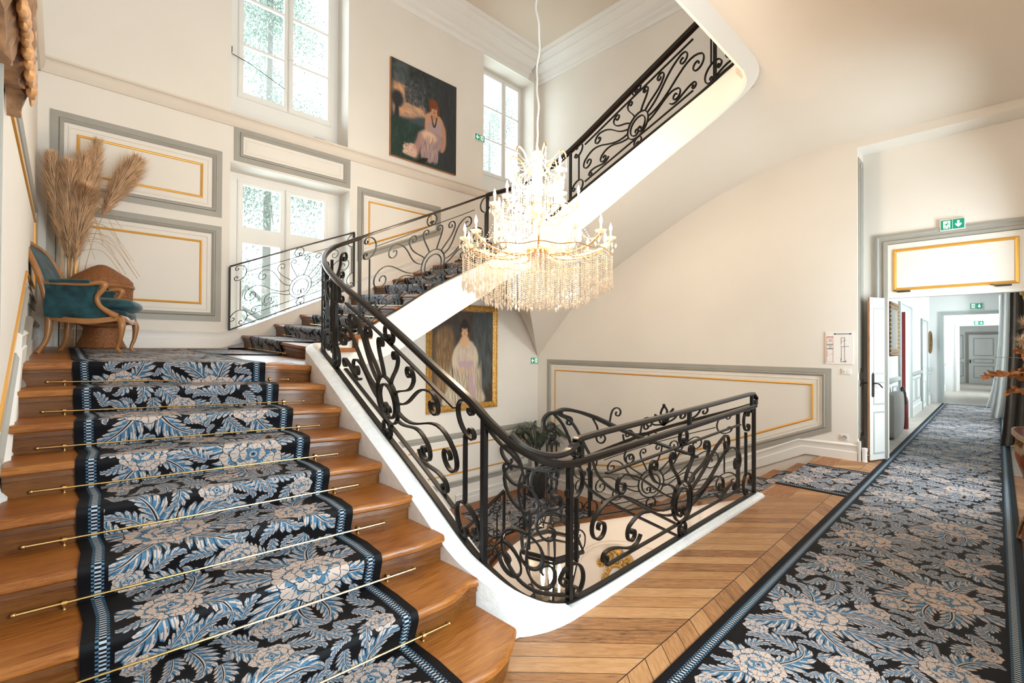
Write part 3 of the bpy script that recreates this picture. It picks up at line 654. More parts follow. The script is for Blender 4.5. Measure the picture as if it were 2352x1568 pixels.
# left side doors, frames and dado
def corr_door(n, y0, y1, zt, leafm=None):
    open_frame(y0-.12, y1+.12, 0, zt+.12, mapC, [(0, 0), (0, .04), (.04, .05), (.05, .02), (.1, .02), (.12, 0)], 'greyc')
    if leafm:
        r = struct(f'door_{n}', MB().box(CX-.05, y0, 0, CX+.005, y1, zt), leafm)
        for (c, d) in ((.12, .7), (.85, 1.1), (1.25, zt-.15)):
            build('panel_moulding', ringmesh([(y0+.12, c), (y1-.12, c), (y1-.12, d), (y0+.12, d)], lambda y, z, q: (CX+.005+q, y, z), [(0, 0), (.005, .012), (.02, .012), (.03, 0)]), 'greyc', r)
corr_door(3, 12.3, 13.9, 2.42)
struct('door_4', MB().box(CX-.13, 13.25, 0, CX-.004, 13.30, 2.38), 'red')
struct('wall_room_beyond', MB().box(-4.2, 11.6, 0, -4.1, 14.6, 2.6).box(-4.1, 14.5, 0, CX-.3, 14.6, 2.6).box(-4.1, 11.6, 2.6, CX-.3, 14.6, 2.7).box(-4.1, 11.5, 0, CX-.3, 11.6, 2.6), 'wallw')
corr_door(5, 16.25, 17.35, 2.25, 'white')
struct('door_7', MB().box(-.93, 29.84, .0, .02, 29.9, 2.20), 'wallw')
for (a, b, c, d) in ((-.78, -.13, .25, .80), (-.78, -.13, .92, 1.12), (-.78, -.13, 1.25, 2.05)):
    build('panel_moulding', ringmesh([(a, c), (b, c), (b, d), (a, d)], lambda x, z, q: (x, 29.84-q, z), [(0, 0), (.0, .01), (.035, .01), (.035, 0)]), 'greyc', bpy.data.objects['door_7'])
build('door_handle', MB().box(-.9, 29.78, .92, -.86, 29.84, 1.08), 'dark', bpy.data.objects['door_7'])
build('door_sign', MB().box(-.56, 29.83, 1.68, -.34, 29.84, 1.80), 'white', bpy.data.objects['door_7'])
open_frame(-1.02, .12, 0, 2.32, lambda x, z, d: (x, 29.9-d, z), [(0, 0), (0, .05), (.09, .05), (.09, 0)], 'grey')
struct('trim_90', ringmesh([(-1.36, .3), (-1.1, .3), (-1.1, .95), (-1.36, .95)], lambda x, z, d: (x, 29.9-d, z), [(0, 0), (.0, .02), (.03, .02), (.03, 0)]), 'greyc')
struct('trim_91', ringmesh([(-1.36, 1.1), (-1.1, 1.1), (-1.1, 2.2), (-1.36, 2.2)], lambda x, z, d: (x, 29.9-d, z), [(0, 0), (.0, .02), (.03, .02), (.03, 0)]), 'greyc')
for (a, b) in ((8.7, 12.15), (14.05, 16.1), (17.5, 18.4), (18.8, 23.9)):
    strip('', [(a, .98), (b, .98)], mapC, [(-.05, 0), (-.05, .02), (-.02, .05), (.03, .05), (.05, 0)], 'greyc')
    strip('', [(a, .0), (b, .0)], mapC, [(0, 0), (0, .03), (.2, .03), (.22, 0)], 'white')
    w_ = b-a; nn_ = max(1, round(w_/.9))
    for k in range(nn_):
        p = a+w_*k/nn_+.12; q = a+w_*(k+1)/nn_-.12
        tn[0] += 1; struct(f'trim_{tn[0]}', ringmesh([(p, .32), (q, .32), (q, .86), (p, .86)], mapC, [(0, 0), (.005, .012), (.03, .014), (.035, 0)]), 'greyc')

# ================================================================== STAIRS
XL = {1: -1.60, 2: -1.97, 3: -2.33, 4: -2.69, 5: -3.03, 6: -3.40, 7: -3.76, 8: -4.17, 9: -4.62}
XR = {1: -1.57, 2: -1.931, 3: -2.286, 4: -2.636, 5: -2.967, 6: -3.297, 7: -3.628, 8: -3.95, 9: -4.29}
OE = {1: (-1.70, 1.68, .175), 2: (-1.954, 1.64, .335), 3: (-2.253, 1.63, .490), 4: (-2.597, 1.63, .640), 5: (-2.979, 1.62, .782), 6: (-3.296, 1.62, .944), 7: (-3.638, 1.62, 1.102), 8: (-3.95, 1.63, 1.258), 9: (-4.34, 1.70, 1.405)}
NS = 31
def resample(P, n=NS):
    P = np.array([list(p) for p in P], float); d = np.r_[0, np.cumsum(np.linalg.norm(np.diff(P[:, :2], axis=0), axis=1))]
    t = np.linspace(0, d[-1], n); return np.stack([np.interp(t, d, P[:, i]) for i in range(3)], 1)
NOS = {}
for k in range(1, 10):
    zL, zR = .1625*k, .160*k
    pts = [(XL[k]-.03, YL, zL), (XL[k], .09, zL), ((XL[k]+XR[k])/2, .67, (zL+zR)/2), (XR[k], 1.25, zR)]
    if k == 1: pts += [(-1.56, 1.40, .16), (-1.60, 1.54, .165), (-1.70, 1.68, .17)]
    elif k == 2: pts += [(-1.925, 1.45, .325), (-1.975, 1.60, .335), OE[k]]
    else: pts += [(OE[k][0]*.5+XR[k]*.5+.02, 1.45, OE[k][2]*.5+zR*.5), OE[k]]
    NOS[k] = resample(crom(pts, 8))
NOS[10] = resample(crom([(XW, 1.86, 1.73), (-6.8, 1.865, 1.69), (-5.9, 1.88, 1.63), (-5.3, 1.90, 1.585), (-4.95, 2.03, 1.56)], 8))
NOS[11] = resample(crom([(XW, 2.29, 1.91), (-6.4, 2.34, 1.82), (-5.7, 2.42, 1.76), (-5.33, 2.52, 1.72)], 8))
for k, yw, zw, yi, zi in ((12, 2.66, 2.07, 2.84, 1.93), (13, 3.05, 2.24, 3.15, 2.11), (14, 3.46, 2.43, 3.49, 2.30), (15, 3.88, 2.62, 3.90, 2.49), (16, 4.26, 2.78, 4.27, 2.66), (17, 4.69, 2.94, 4.67, 2.84), (18, 5.12, 3.13, 5.08, 3.03), (19, 5.62, 3.33, 5.50, 3.22)):
    NOS[k] = resample([(XW, yw, zw), (-5.5, yi, zi)])
def at_line(n, ax, v):
    a = n[:, ax]; o = np.argsort(a); return np.array([np.interp(v, a[o], n[o, c]) for c in range(3)])
def inroom(dd):
    for n in dd.values(): n[:, 0] = np.maximum(n[:, 0], XW+.006); n[:, 1] = np.clip(n[:, 1], YL+.006, YB-.006)
inroom(NOS)
def bdir(k, nos):
    if k+1 in nos: d = nos[k+1][:, :2]-nos[k][:, :2]
    else: d = nos[k][:, :2]-nos[k-1][:, :2]
    # robust backward direction: perpendicular to the nosing itself
    t = np.gradient(nos[k][:, :2], axis=0); t /= np.linalg.norm(t, axis=1)[:, None]; b = np.stack([-t[:, 1], t[:, 0]], 1)
    s = np.sign(np.sum(b*d, 1)); s[s == 0] = 1; return b*s[:, None]
def P3(xy, z): return np.column_stack([xy, z])
def zbelow(k, nos, xy, floorz):
    return np.full(len(xy), floorz) if (k-1) not in nos else nos[k-1][:, 2]
def make_stair(root, ks, nos, floorf, tm, rm):
    for k in ks:
        n = nos[k]; b = bdir(k, nos); zb = floorf(k, n)
        rb = n[:, :2]+b*.035; mol = n[:, :2]+b*.018
        rings = [P3(rb, zb), P3(rb, n[:, 2]-.075), P3(mol, n[:, 2]-.072), P3(mol+b*.004, n[:, 2]-.045)]
        back = P3(rb+b*.03, zb), P3(rb+b*.03, n[:, 2]-.045)
        R = np.array([back[0], back[1]]+rings[::-1]); R = np.array([rings[0], rings[1], rings[2], rings[3], back[1], back[0]])
        ringbuild('riser', R, rm, root)
        tt = [P3(n[:, :2]+b*.012, n[:, 2]-.045), P3(n[:, :2]+b*.001, n[:, 2]-.036), P3(n[:, :2], n[:, 2]-.022), P3(n[:, :2]+b*.004, n[:, 2]-.008), P3(n[:, :2]+b*.014, n[:, 2])]
        if k+1 in nos:
            e = nos[k+1][:, :2]+bdir(k+1, nos)*.06
            tt += [P3(e, n[:, 2]), P3(e, n[:, 2]-.045)]
            ringbuild('tread', np.array(tt), tm, root)
        yield k
def ringbuild(name, R, m, parent, uv=None):
    k, n = R.shape[:2]; vs = [tuple(R[j, i]) for i in range(n) for j in range(k)]
    fs = [(i*k+j, i*k+(j+1) % k, (i+1)*k+(j+1) % k, (i+1)*k+j) for i in range(n-1) for j in range(k)]
    fs += [tuple(range(k)), tuple((n-1)*k+j for j in range(k-1, -1, -1))]
    return build(name, MB().add(vs, fs), m, parent, True)
def fl1(k, n): return np.full(NS, 0.) if k == 1 else NOS[k-1][:, 2]
st1 = thing('staircase', (-3.2, .7, 0), 'broad oak staircase rising left from the hall floor, nine steps', 'staircase')
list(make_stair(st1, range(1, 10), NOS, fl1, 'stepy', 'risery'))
def fl2(k, n): return np.array([onl_z(p[0], p[1]) for p in n]) if k == 10 else NOS[k-1][:, 2]
nos2 = {k: v for k, v in NOS.items() if k >= 10}
st2 = thing('staircase', (-6.5, 3.6, 1.55), 'upper oak staircase climbing along the window wall', 'staircase')
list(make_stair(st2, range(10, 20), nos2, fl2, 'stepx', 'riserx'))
# first landing (old and slightly tilted) joined to the upper staircase
n9, n10 = NOS[9], NOS[10]; b9 = bdir(9, {9: n9, 8: NOS[8]}); 
vs = []; fs = []; NY, NXX = 40, 16
for a in range(NY+1):
    y = YL+(2.06-YL)*a/NY
    if y <= n9[-1][1]: q = at_line(n9, 1, y); xf, zf = q[0]-.004, q[2]
    else: t_ = (y-1.70)/.36; xf = -4.34-.70*t_**.6; zf = onl_z(xf, y)
    for b_ in range(NXX+1):
        t_ = (b_/NXX)**1.6; x = xf+(XW-xf)*t_; k_ = min(1, abs(x-xf)/.28); vs.append((x, y, zf*(1-k_)+(onl_z(x, y)-.004)*k_))
m_ = NXX+1; nv = len(vs); vs += [(v[0], v[1], v[2]-.045) for v in vs]
fs = [(a*m_+b_, (a+1)*m_+b_, (a+1)*m_+b_+1, a*m_+b_+1) for a in range(NY) for b_ in range(NXX)]
fs += [(a*m_, nv+a*m_, nv+(a+1)*m_, (a+1)*m_) for a in range(NY)]+[(NY*m_+b_, nv+NY*m_+b_, nv+NY*m_+b_+1, NY*m_+b_+1) for b_ in range(NXX)]
fs += [(nv+a*m_+b_, nv+a*m_+b_+1, nv+(a+1)*m_+b_+1, nv+(a+1)*m_+b_) for a in range(NY) for b_ in range(NXX)]
struct('floor_landing', MB().add(vs, fs), 'stepy', True)
struct('floor_landing_upper', MB().box(XW, 5.66, 3.26, -5.36, YB, 3.3), 'stepx')
# flight three, climbing along the back wall to the upper floor
st3 = thing('staircase', (-3.6, 6.8, 3.3), 'uppermost staircase against the back wall, mostly hidden behind its white stringer', 'staircase')
NO3 = {k: resample([(-5.35+.33*k, YB, 3.40+.15*(k+1)), (-5.35+.33*k, 5.56, 3.36+.142*k)]) for k in range(0, 10)}
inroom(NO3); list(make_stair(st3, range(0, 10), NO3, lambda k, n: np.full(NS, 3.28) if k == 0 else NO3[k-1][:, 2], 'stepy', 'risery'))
struct('floor_upper', MB().box(-1.95, 5.68, 4.80, HX, YB, 4.88).box(-1.72, YL, 4.86, HX, 5.5, 4.88), 'stepy')
# flight down along the back wall, its landing and the flight under the windows
st4 = thing('staircase', (-3.3, 6.8, -.8), 'staircase going down along the back wall behind the balustrade', 'staircase')
NOD = {-k: resample([(-1.80-.335*k, YB, -.162*k), (-1.80-.335*k, 5.52, -.162*k)]) for k in range(0, 10)}
inroom(NOD)
def mk_down(root, nos, K, fz, tm, rm, sgn):
    for k in range(0, K):
        n = nos[-k]; t = np.gradient(n[:, :2], axis=0); t /= np.linalg.norm(t, axis=1)[:, None]; b = np.stack([-t[:, 1], t[:, 0]], 1)*sgn
        zb = fz(k); rb = n[:, :2]+b*.035; mol = n[:, :2]+b*.018
        ringbuild('riser', np.array([P3(rb, zb), P3(rb, n[:, 2]-.075), P3(mol, n[:, 2]-.072), P3(mol+b*.004, n[:, 2]-.045), P3(rb+b*.03, n[:, 2]-.045), P3(rb+b*.03, zb)]), rm, root)
        if k > 0: e = nos[-(k-1)][:, :2]+b*.06
        else: e = n[:, :2]+b*.25
        ringbuild('tread', np.array([P3(n[:, :2]+b*.012, n[:, 2]-.045), P3(n[:, :2], n[:, 2]-.022), P3(n[:, :2]+b*.004, n[:, 2]-.008), P3(n[:, :2]+b*.014, n[:, 2]+.001), P3(e, n[:, 2]+.001), P3(e, n[:, 2]-.045)]), tm, root)
mk_down(st4, NOD, 10, lambda k: np.full(NS, -.162*(k+1)), 'stepy', 'risery', -1 if NOD[0][0, 1] > NOD[0][-1, 1] and False else 1)
struct('floor_landing_lower', MB().box(XW, 5.75, -1.72, -4.75, YB, -1.62).box(-7.5, 5.2, -1.72, -5.5, 5.75, -1.622), 'stepx')
st5 = thing('staircase', (-6.5, 4.2, -2.4), 'lowest staircase descending under the windows towards the ground floor', 'staircase')
NOE = {-k: resample([(XW, 5.66-.36*k, -1.62-.162*k), (-5.5, 5.10-.33*k, -1.62-.162*k)]) for k in range(0, 10)}
inroom(NOE); mk_down(st5, NOE, 10, lambda k: np.full(NS, -1.62-.162*(k+1)), 'stepx', 'riserx', 1)

# ---------------------------------------------------------------- carpets
def runner(nos, ks, ax, v0, v1, pre, post, nu=26, th=.007, up=True, bulge=.012):
    # returns MB, uvs ; rows follow the step profile from the bottom
    rows = []
    us = np.linspace(0, 1, nu)
    def row(f): rows.append(np.array([f(u) for u in us]))
    for r in pre: rows.append(r(us))
    ks = list(ks)
    for idx, k in enumerate(ks):
        n = nos[k]; b = bdir(k, nos)
        for (ob, oz, mode) in ((-th, None, 'bot'), (.035-th-bulge*.4, -.11, ''), (.012-th, -.06, ''), (-th*.9, -.03, ''), (-th*.7, -.012, ''), (.006, th*.8, ''), (.03, th*1.2, ''), (.10, th, ''), (.2, th*.9, '')):
            R = []
            for u in us:
                v = v0+(v1-v0)*u; p = at_line(n, ax, v); a = n[:, ax]; o = np.argsort(a); bb = np.array([np.interp(v, a[o], b[o, 0]), np.interp(v, a[o], b[o, 1])])
                if mode == 'bot':
                    z = (at_line(nos[k-1], ax, v)[2] if (k-1) in nos else pre_z(k, p))+th; q = p[:2]+bb*(.035-th)
                    R.append([q[0], q[1], z])
                else:
                    q = p[:2]+bb*ob; R.append([q[0], q[1], p[2]+oz])
            rows.append(np.array(R))
    for r in post: rows.append(r(us))
    return rows
def rows_mesh(rows, W0=1.2, Lt=1.5, v_off=0, th=.007):
    n = len(rows[0]); vs = []; uvs = []; L = v_off
    for i, r in enumerate(rows):
        if i: L += np.median(np.linalg.norm(rows[i]-rows[i-1], axis=1))
        for j, p in enumerate(r): vs.append(tuple(p)); uvs.append((j/(n-1), L/Lt))
    fs = [(i*n+j, i*n+j+1, (i+1)*n+j+1, (i+1)*n+j) for i in range(len(rows)-1) for j in range(n-1)]
    m = len(rows)
    # thin edge so the carpet has body
    k0 = len(vs)
    for i, r in enumerate(rows):
        for j in (0, n-1): vs.append((r[j][0], r[j][1], r[j][2]-th)); uvs.append((j/(n-1), uvs[i*n+j][1]))
    for i in range(m-1):
        fs.append((i*n, (i+1)*n, k0+2*(i+1), k0+2*i)); fs.append((i*n+n-1, k0+2*i+1, k0+2*(i+1)+1, (i+1)*n+n-1))
    return MB().add(vs, fs), uvs
pre_z = lambda k, p: 0
y0c, y1c = .06, 1.245
def flatrow(x, y0, y1, zf): return lambda us: np.array([[x, y0+(y1-y0)*u, zf(x, y0+(y1-y0)*u)+.007] for u in us])
rows = runner(NOS, range(1, 10), 1, y0c, y1c, [flatrow(-1.60+.25, y0c, y1c, lambda x, y: 0), ], [flatrow(-4.62-.35, y0c, y1c, onl_z), flatrow(-5.4, y0c, y1c, onl_z), flatrow(-6.0, y0c, y1c, onl_z), flatrow(-6.6, y0c, y1c, onl_z), flatrow(-7.05, y0c, y1c, onl_z)])
mb, uvs = rows_mesh(rows, v_off=.35)
o = build('stair_runner', mb, 'carpet', None, True, uvs); tag(o, 'black, blue and beige floral stair carpet on the nearest flight', 'carpet')
# second flight
x0c, x1c = -7.10, -5.92
pre_z = lambda k, p: onl_z(p[0], p[1])
def flatrowy(y, x0, x1, zf): return lambda us: np.array([[x0+(x1-x0)*u, y, zf(x0+(x1-x0)*u, y)+.009] for u in us])
rows = runner(nos2, range(10, 19), 0, x0c, x1c, [flatrowy(1.15, x0c, x1c, onl_z), flatrowy(1.5, x0c, x1c, onl_z)], [lambda us: np.array([[x0c+(x1c-x0c)*u, 5.5, 3.16] for u in us])])
mb, uvs = rows_mesh(rows)
o = build('stair_runner', mb, 'carpet', None, True, uvs); tag(o, 'floral stair carpet on the flight that climbs past the windows', 'carpet')
# flight down
def down_rows(nos, ax, v0, v1, K, top, bot, sgn, zl):
    us = np.linspace(0, 1, 12); rows = []; th = .007
    for r in top: rows.append(r(us))
    for k in range(0, K):
        n = nos[-k]; t = np.gradient(n[:, :2], axis=0); t /= np.linalg.norm(t, axis=1)[:, None]; b = np.stack([-t[:, 1], t[:, 0]], 1)*sgn
        for ob, oz in ((.2, th), (.05, th), (.006, th*.8), (-th*.7, -.012), (.01-th, -.06), (.035-th, -.11), (.035-th, -.155)):
            R = []
            for u in us:
                v = v0+(v1-v0)*u; p = at_line(n, ax, v); a = n[:, ax]; o = np.argsort(a); bb = np.array([np.interp(v, a[o], b[o, 0]), np.interp(v, a[o], b[o, 1])])
                R.append([p[0]+bb[0]*ob, p[1]+bb[1]*ob, p[2]+oz])
            rows.append(np.array(R))
    for r in bot: rows.append(r(us))
    return rows
rows = down_rows(NOD, 1, 6.07, 7.42, 10, [flatrow(-1.45, 6.07, 7.42, lambda x, y: 0)], [flatrow(-4.9, 6.07, 7.42, lambda x, y: -1.62), flatrow(-7.14, 6.07, 7.42, lambda x, y: -1.62)], 1, -1.62)
mb, uvs = rows_mesh(rows); o = build('stair_runner', mb, 'carpet', None, True, uvs); tag(o, 'floral stair carpet going down behind the balustrade', 'carpet')
rows = down_rows(NOE, 0, -7.14, -5.85, 9, [lambda us: np.array([[-7.14+1.29*u, 6.2, -1.611] for u in us])], [], 1, 0)
mb, uvs = rows_mesh(rows); o = build('stair_runner', mb, 'carpet', None, True, uvs); tag(o, 'floral stair carpet on the lowest flight below the palm', 'carpet')
# long corridor carpet and the short cross piece
def flat_carpet(P, nseg, W_, Lw, name, label, z=.009, v0=0):
    (xa, ya), (xb, yb), (xc, yc), (xd, yd) = P; vs = []; uvs = []; fs = []
    L = math.hypot(xd-xa, yd-ya)
    for i in range(nseg+1):
        t = i/nseg
        for j in range(2):
            a = (xa+(xd-xa)*t, ya+(yd-ya)*t); b = (xb+(xc-xb)*t, yb+(yc-yb)*t); p = a if j == 0 else b
            vs.append((p[0], p[1], z)); uvs.append((j, v0+t*L/Lw))
    fs = [(2*i, 2*i+1, 2*i+3, 2*i+2) for i in range(nseg)]
    k = len(vs); vs += [(v[0], v[1], .0) for v in vs]; uvs += list(uvs)
    for i in range(nseg): fs += [(2*i, 2*i+2, k+2*i+2, k+2*i), (2*i+1, k+2*i+1, k+2*i+3, 2*i+3)]
    fs += [(0, k, k+1, 1), (2*nseg, 2*nseg+1, k+2*nseg+1, k+2*nseg)]
    o = build(name, MB().add(vs, fs), 'carpet', None, False, uvs); tag(o, label, 'carpet'); return o
flat_carpet([(-1.148, -4.4), (.130, -4.4), (.130, 18.3), (-1.12, 18.3)], 60, 1.28, 1.6, 'corridor_runner', 'long floral carpet runner leading down the corridor', .010)
flat_carpet([(-1.10, 6.055), (-1.10, 7.42), (-1.82, 7.42), (-1.82, 6.055)], 4, 1.35, 1.6, 'carpet_strip', 'short floral carpet strip crossing to the flight down', .0075, .4)
# brass stair rods
def rod(p0, p1, c0, c1, bd, lab, grp):
    p0, p1, c0, c1 = map(np.array, (p0, p1, c0, c1)); t = thing('stair_rod', tuple((p0+p1)/2), lab, 'stair rod', grp)
    build('rod', MB().tube([p0, p1], .0062, 8), 'brass', t, True)
    for c in (c0, c1):
        m = MB(); m.tube([c-(p1-p0)/np.linalg.norm(p1-p0)*.008, c+(p1-p0)/np.linalg.norm(p1-p0)*.008], .014, 10)
        m.tube([c, c+np.array([bd[0]*.03, bd[1]*.03, 0])], .006, 6); m.tube([c, c-np.array([0, 0, .022])], .005, 6); m.ball(c-np.array([0, 0, .026]), .007)
        build('bracket', m, 'brass', t, True)
    for p, q in ((p0, p1), (p1, p0)): build('finial', MB().ball(p+(p-q)/np.linalg.norm(p-q)*.006, .010), 'brass', t, True)
for k in range(1, 10):
    n = NOS[k]; b = bdir(k, NOS)
    def at_(y):
        p = at_line(n, 1, y); zb = 0 if k == 1 else at_line(NOS[k-1], 1, y)[2]; i = np.argmin(abs(n[:, 1]-y)); return np.array([p[0]+b[i][0]*.018, p[1]+b[i][1]*.018, zb+.026])
    names = ['lowest', 'second', 'third', 'fourth', 'fifth', 'sixth', 'seventh', 'eighth', 'topmost']
    rod(at_(-.17+.012*k), at_(1.43), at_(.02), at_(1.285), b[15], f'brass stair rod at the foot of the {names[k-1]} riser of the nearest flight', 'stair rods on the nearest flight')
for k in range(10, 18):
    n = NOS[k]; b = bdir(k, nos2)
    def at_(x):
        p = at_line(n, 0, x); zb = onl_z(x, p[1]) if k == 10 else at_line(NOS[k-1], 0, x)[2]; i = np.argmin(abs(n[:, 0]-x)); return np.array([p[0]+b[i][0]*.018, p[1]+b[i][1]*.018, zb+.028])
    rod(at_(-7.2), at_(-5.8), at_(-7.13), at_(-5.88), b[15], f'thin brass stair rod on the window flight, {names[k-10]} from its landing', 'stair rods on the window flight')
for k in range(0, 4):
    n = NOE[-k]; xs = (-7.24, -5.72, -7.17, -5.82); pp = []
    for x in xs: p = at_line(n, 0, x); pp.append((x, p[1]+.0, p[2]-.135))
    rod(*pp, (0, 1), f'brass stair rod on the lowest flight below the palm, {names[k]} from its landing', 'stair rods on the lowest flight')
# ================================================================== STRINGERS AND SOFFITS
def plan_normals(P):
    P = np.array([list(p)[:2] for p in P], float); t = np.gradient(P, axis=0); t /= np.linalg.norm(t, axis=1)[:, None]
    return np.stack([t[:, 1], -t[:, 0]], 1)          # right-hand side of travel
def ribbon(P, sec, flip=1):
    # sec(i, p) -> list of (offset along normal, z)
    nn = plan_normals(P)*flip; rows = []
    for i, p in enumerate(P):
        rows.append([(p[0]+nn[i][0]*o, p[1]+nn[i][1]*o, z) for o, z in sec(i, p)])
    k = len(rows[0]); vs = [q for r in rows for q in r]; n = len(rows)
    fs = [(i*k+j, i*k+(j+1) % k, (i+1)*k+(j+1) % k, (i+1)*k+j) for i in range(n-1) for j in range(k)]
    fs += [tuple(range(k)), tuple((n-1)*k+j for j in range(k-1, -1, -1))]
    return MB().add(vs, fs)
# near stringer: curb along the hall floor, round the corner and up the first flight. entries: x, y, z of the iron base bar, width factor
S1 = crom([(-1.82, 5.42, .03, .45), (-1.82, 4.2, .03, .45), (-1.82, 3.2, .02, .45), (-1.82, 2.4, .02, .5), (-1.84, 2.12, .05, .6), (-1.93, 1.95, .13, .85), (-2.08, 1.85, .25, 1), (-2.25, 1.81, .36, 1), (-2.6, 1.80, .57, 1), (-3.0, 1.80, .78, 1), (-3.5, 1.80, 1.03, 1), (-4.0, 1.80, 1.29, 1), (-4.3, 1.82, 1.42, 1), (-4.6, 1.87, 1.50, .95), (-4.9, 1.98, 1.55, .8), (-5.15, 2.16, 1.57, .6)], 5)
mb = ribbon(S1, lambda i, p: [(.17*p[3]+.015, max(-.03, p[2]-.5) if p[3] < .7 else p[2]-.34), (.17*p[3]+.01, p[2]+.05*p[3]-.03*(p[3] < .55)), (.15*p[3], p[2]+.075*p[3]-.03*(p[3] < .55)), (.11*p[3], p[2]+.085*p[3]-.03*(p[3] < .55)), (.065*p[3], p[2]+.06*p[3]-.02*(p[3] < .55)), (.032, p[2]+.012), (.02, p[2]), (-.045, p[2]), (-.07, p[2]-.02), (-.07, p[2]-.36)], -1)
struct('trim_stringer_near', mb, 'curb', True)
struct('trim_curb_end', MB().lathe([(0, -.05), (.085, -.05), (.085, .0), (.065, .02), (.03, .032), (0, .032)], (-1.825, 5.42, 0), 28), 'curb', True)
S2 = crom([(-4.75, 1.90, 1.52, 1.28), (-4.95, 1.99, 1.56, 1.30), (-5.2, 2.19, 1.57, 1.31), (-5.39, 2.48, 1.64, 1.32), (-5.47, 2.8, 1.82, 1.38), (-5.47, 3.2, 2.06, 1.54), (-5.47, 3.7, 2.37, 1.81), (-5.47, 4.2, 2.62, 2.10), (-5.47, 4.7, 2.88, 2.38), (-5.47, 5.05, 3.10, 2.60), (-5.40, 5.36, 3.28, 2.78), (-5.18, 5.50, 3.44, 2.92), (-4.18, 5.5, 3.89, 3.37), (-3.0, 5.5, 4.40, 3.95), (-2.35, 5.5, 4.68, 4.26), (-2.08, 5.46, 4.78, 4.40), (-1.93, 5.34, 4.83, 4.455), (-1.86, 5.12, 4.87, 4.47), (-1.85, 4.7, 4.88, 4.47), (-1.85, 2.0, 4.88, 4.47), (-1.85, YL+.01, 4.88, 4.47)], 5)
mb = ribbon(S2, lambda i, p: [(0, p[2]), (0, p[3]), (.03, p[3]-.008), (.15, p[3]+.07), (.15, p[2])], -1)
struct('trim_stringer_upper', mb, mat('stringer_paint', (.83, .77, .70), .6), True)
S4 = crom([(-1.86, 5.40, .0), (-1.92, 5.47, -.04), (-2.1, 5.5, -.11), (-3.08, 5.5, -.50), (-4.19, 5.5, -.94), (-4.9, 5.5, -1.22), (-5.22, 5.46, -1.40), (-5.42, 5.28, -1.56), (-5.47, 5.0, -1.74), (-5.47, 4.0, -2.25), (-5.47, 2.2, -3.15)], 5)
struct('wall_well', ribbon(S4, lambda i, p: [(0, p[2]), (0, -3.3), (.12, -3.3), (.12, p[2])], 1), 'lower', True)
struct('trim_well_edge', ribbon(S4, lambda i, p: [(-.02, p[2]+.02), (-.02, p[2]-.03), (.0, p[2]-.03), (.13, p[2]), (.13, p[2]+.02)], 1), 'riserx', True)
struct('trim_well_moulding', ribbon(crom([(-2.2, 5.495, -1.05), (-3.0, 5.495, -1.0), (-3.6, 5.495, -1.05), (-4.1, 5.495, -1.3), (-4.35, 5.495, -1.8), (-4.4, 5.495, -3.2)], 8), lambda i, p: [(0, p[2]), (-.02, p[2]-.01), (-.02, p[2]-.035), (0, p[2]-.045)], 1), 'lower', True)
# soffits (curved plaster undersides)
def ruled(name, A, B, m, n=40, w=9, sag=0.0):
    A = resample(crom(A, 8), n); B = resample(crom(B, 8), n); vs = []
    for i in range(n):
        for j in range(w+1):
            t = j/w; p = A[i]*(1-t)+B[i]*t; vs.append((p[0], p[1], p[2]-sag*math.sin(PI*t)))
    k = w+1; fs = [(i*k+j, i*k+j+1, (i+1)*k+j+1, (i+1)*k+j) for i in range(n-1) for j in range(w)]
    return struct(name, MB().add(vs, fs), m, True)
ruled('ceiling_soffit', [(-5.62, 5.66, 2.90), (-5.2, 5.64, 3.0), (-4.18, 5.64, 3.44), (-3.0, 5.64, 4.02), (-2.35, 5.64, 4.37), (-2.0, 5.62, 4.53), (-1.9, 5.61, 4.543), (-1.35, 5.60, 4.543)],
      [(XW, YB, 1.34), (-6.32, YB, 2.59), (-5.32, YB, 3.23), (-3.7, YB, 4.04), (-2.7, YB, 4.38), (-2.2, YB, 4.50), (-1.8, YB, 4.535), (-1.35, YB, 4.543)], 'ceil')
ruled('ceiling_soffit_window', [(-5.62, 2.0, 1.36), (-5.62, 2.8, 1.42), (-5.62, 3.7, 1.86), (-5.62, 4.7, 2.44), (-5.62, 5.3, 2.80), (-5.62, 5.66, 2.90)],
      [(XW, 2.0, 1.35), (XW, 3.2, 1.95), (XW, 4.5, 2.55), (XW, 5.6, 2.92), (XW, 6.5, 2.95), (XW, 7.1, 2.75), (XW, 7.44, 2.41), (XW, 7.79, 1.90), (XW, YB, 1.34)], 'ceil')
struct('ceiling_under_landing', MB().box(XW, YL, 1.12, -4.78, 1.85, 1.18), 'ceil')
ruled('ceiling_under_flight', [(-4.8, YL, 1.12), (-3.0, YL, .25), (-2.3, YL, -.1)], [(-4.8, 1.86, 1.12), (-3.0, 1.86, .25), (-2.3, 1.86, -.1)], 'lower', 8, 2)

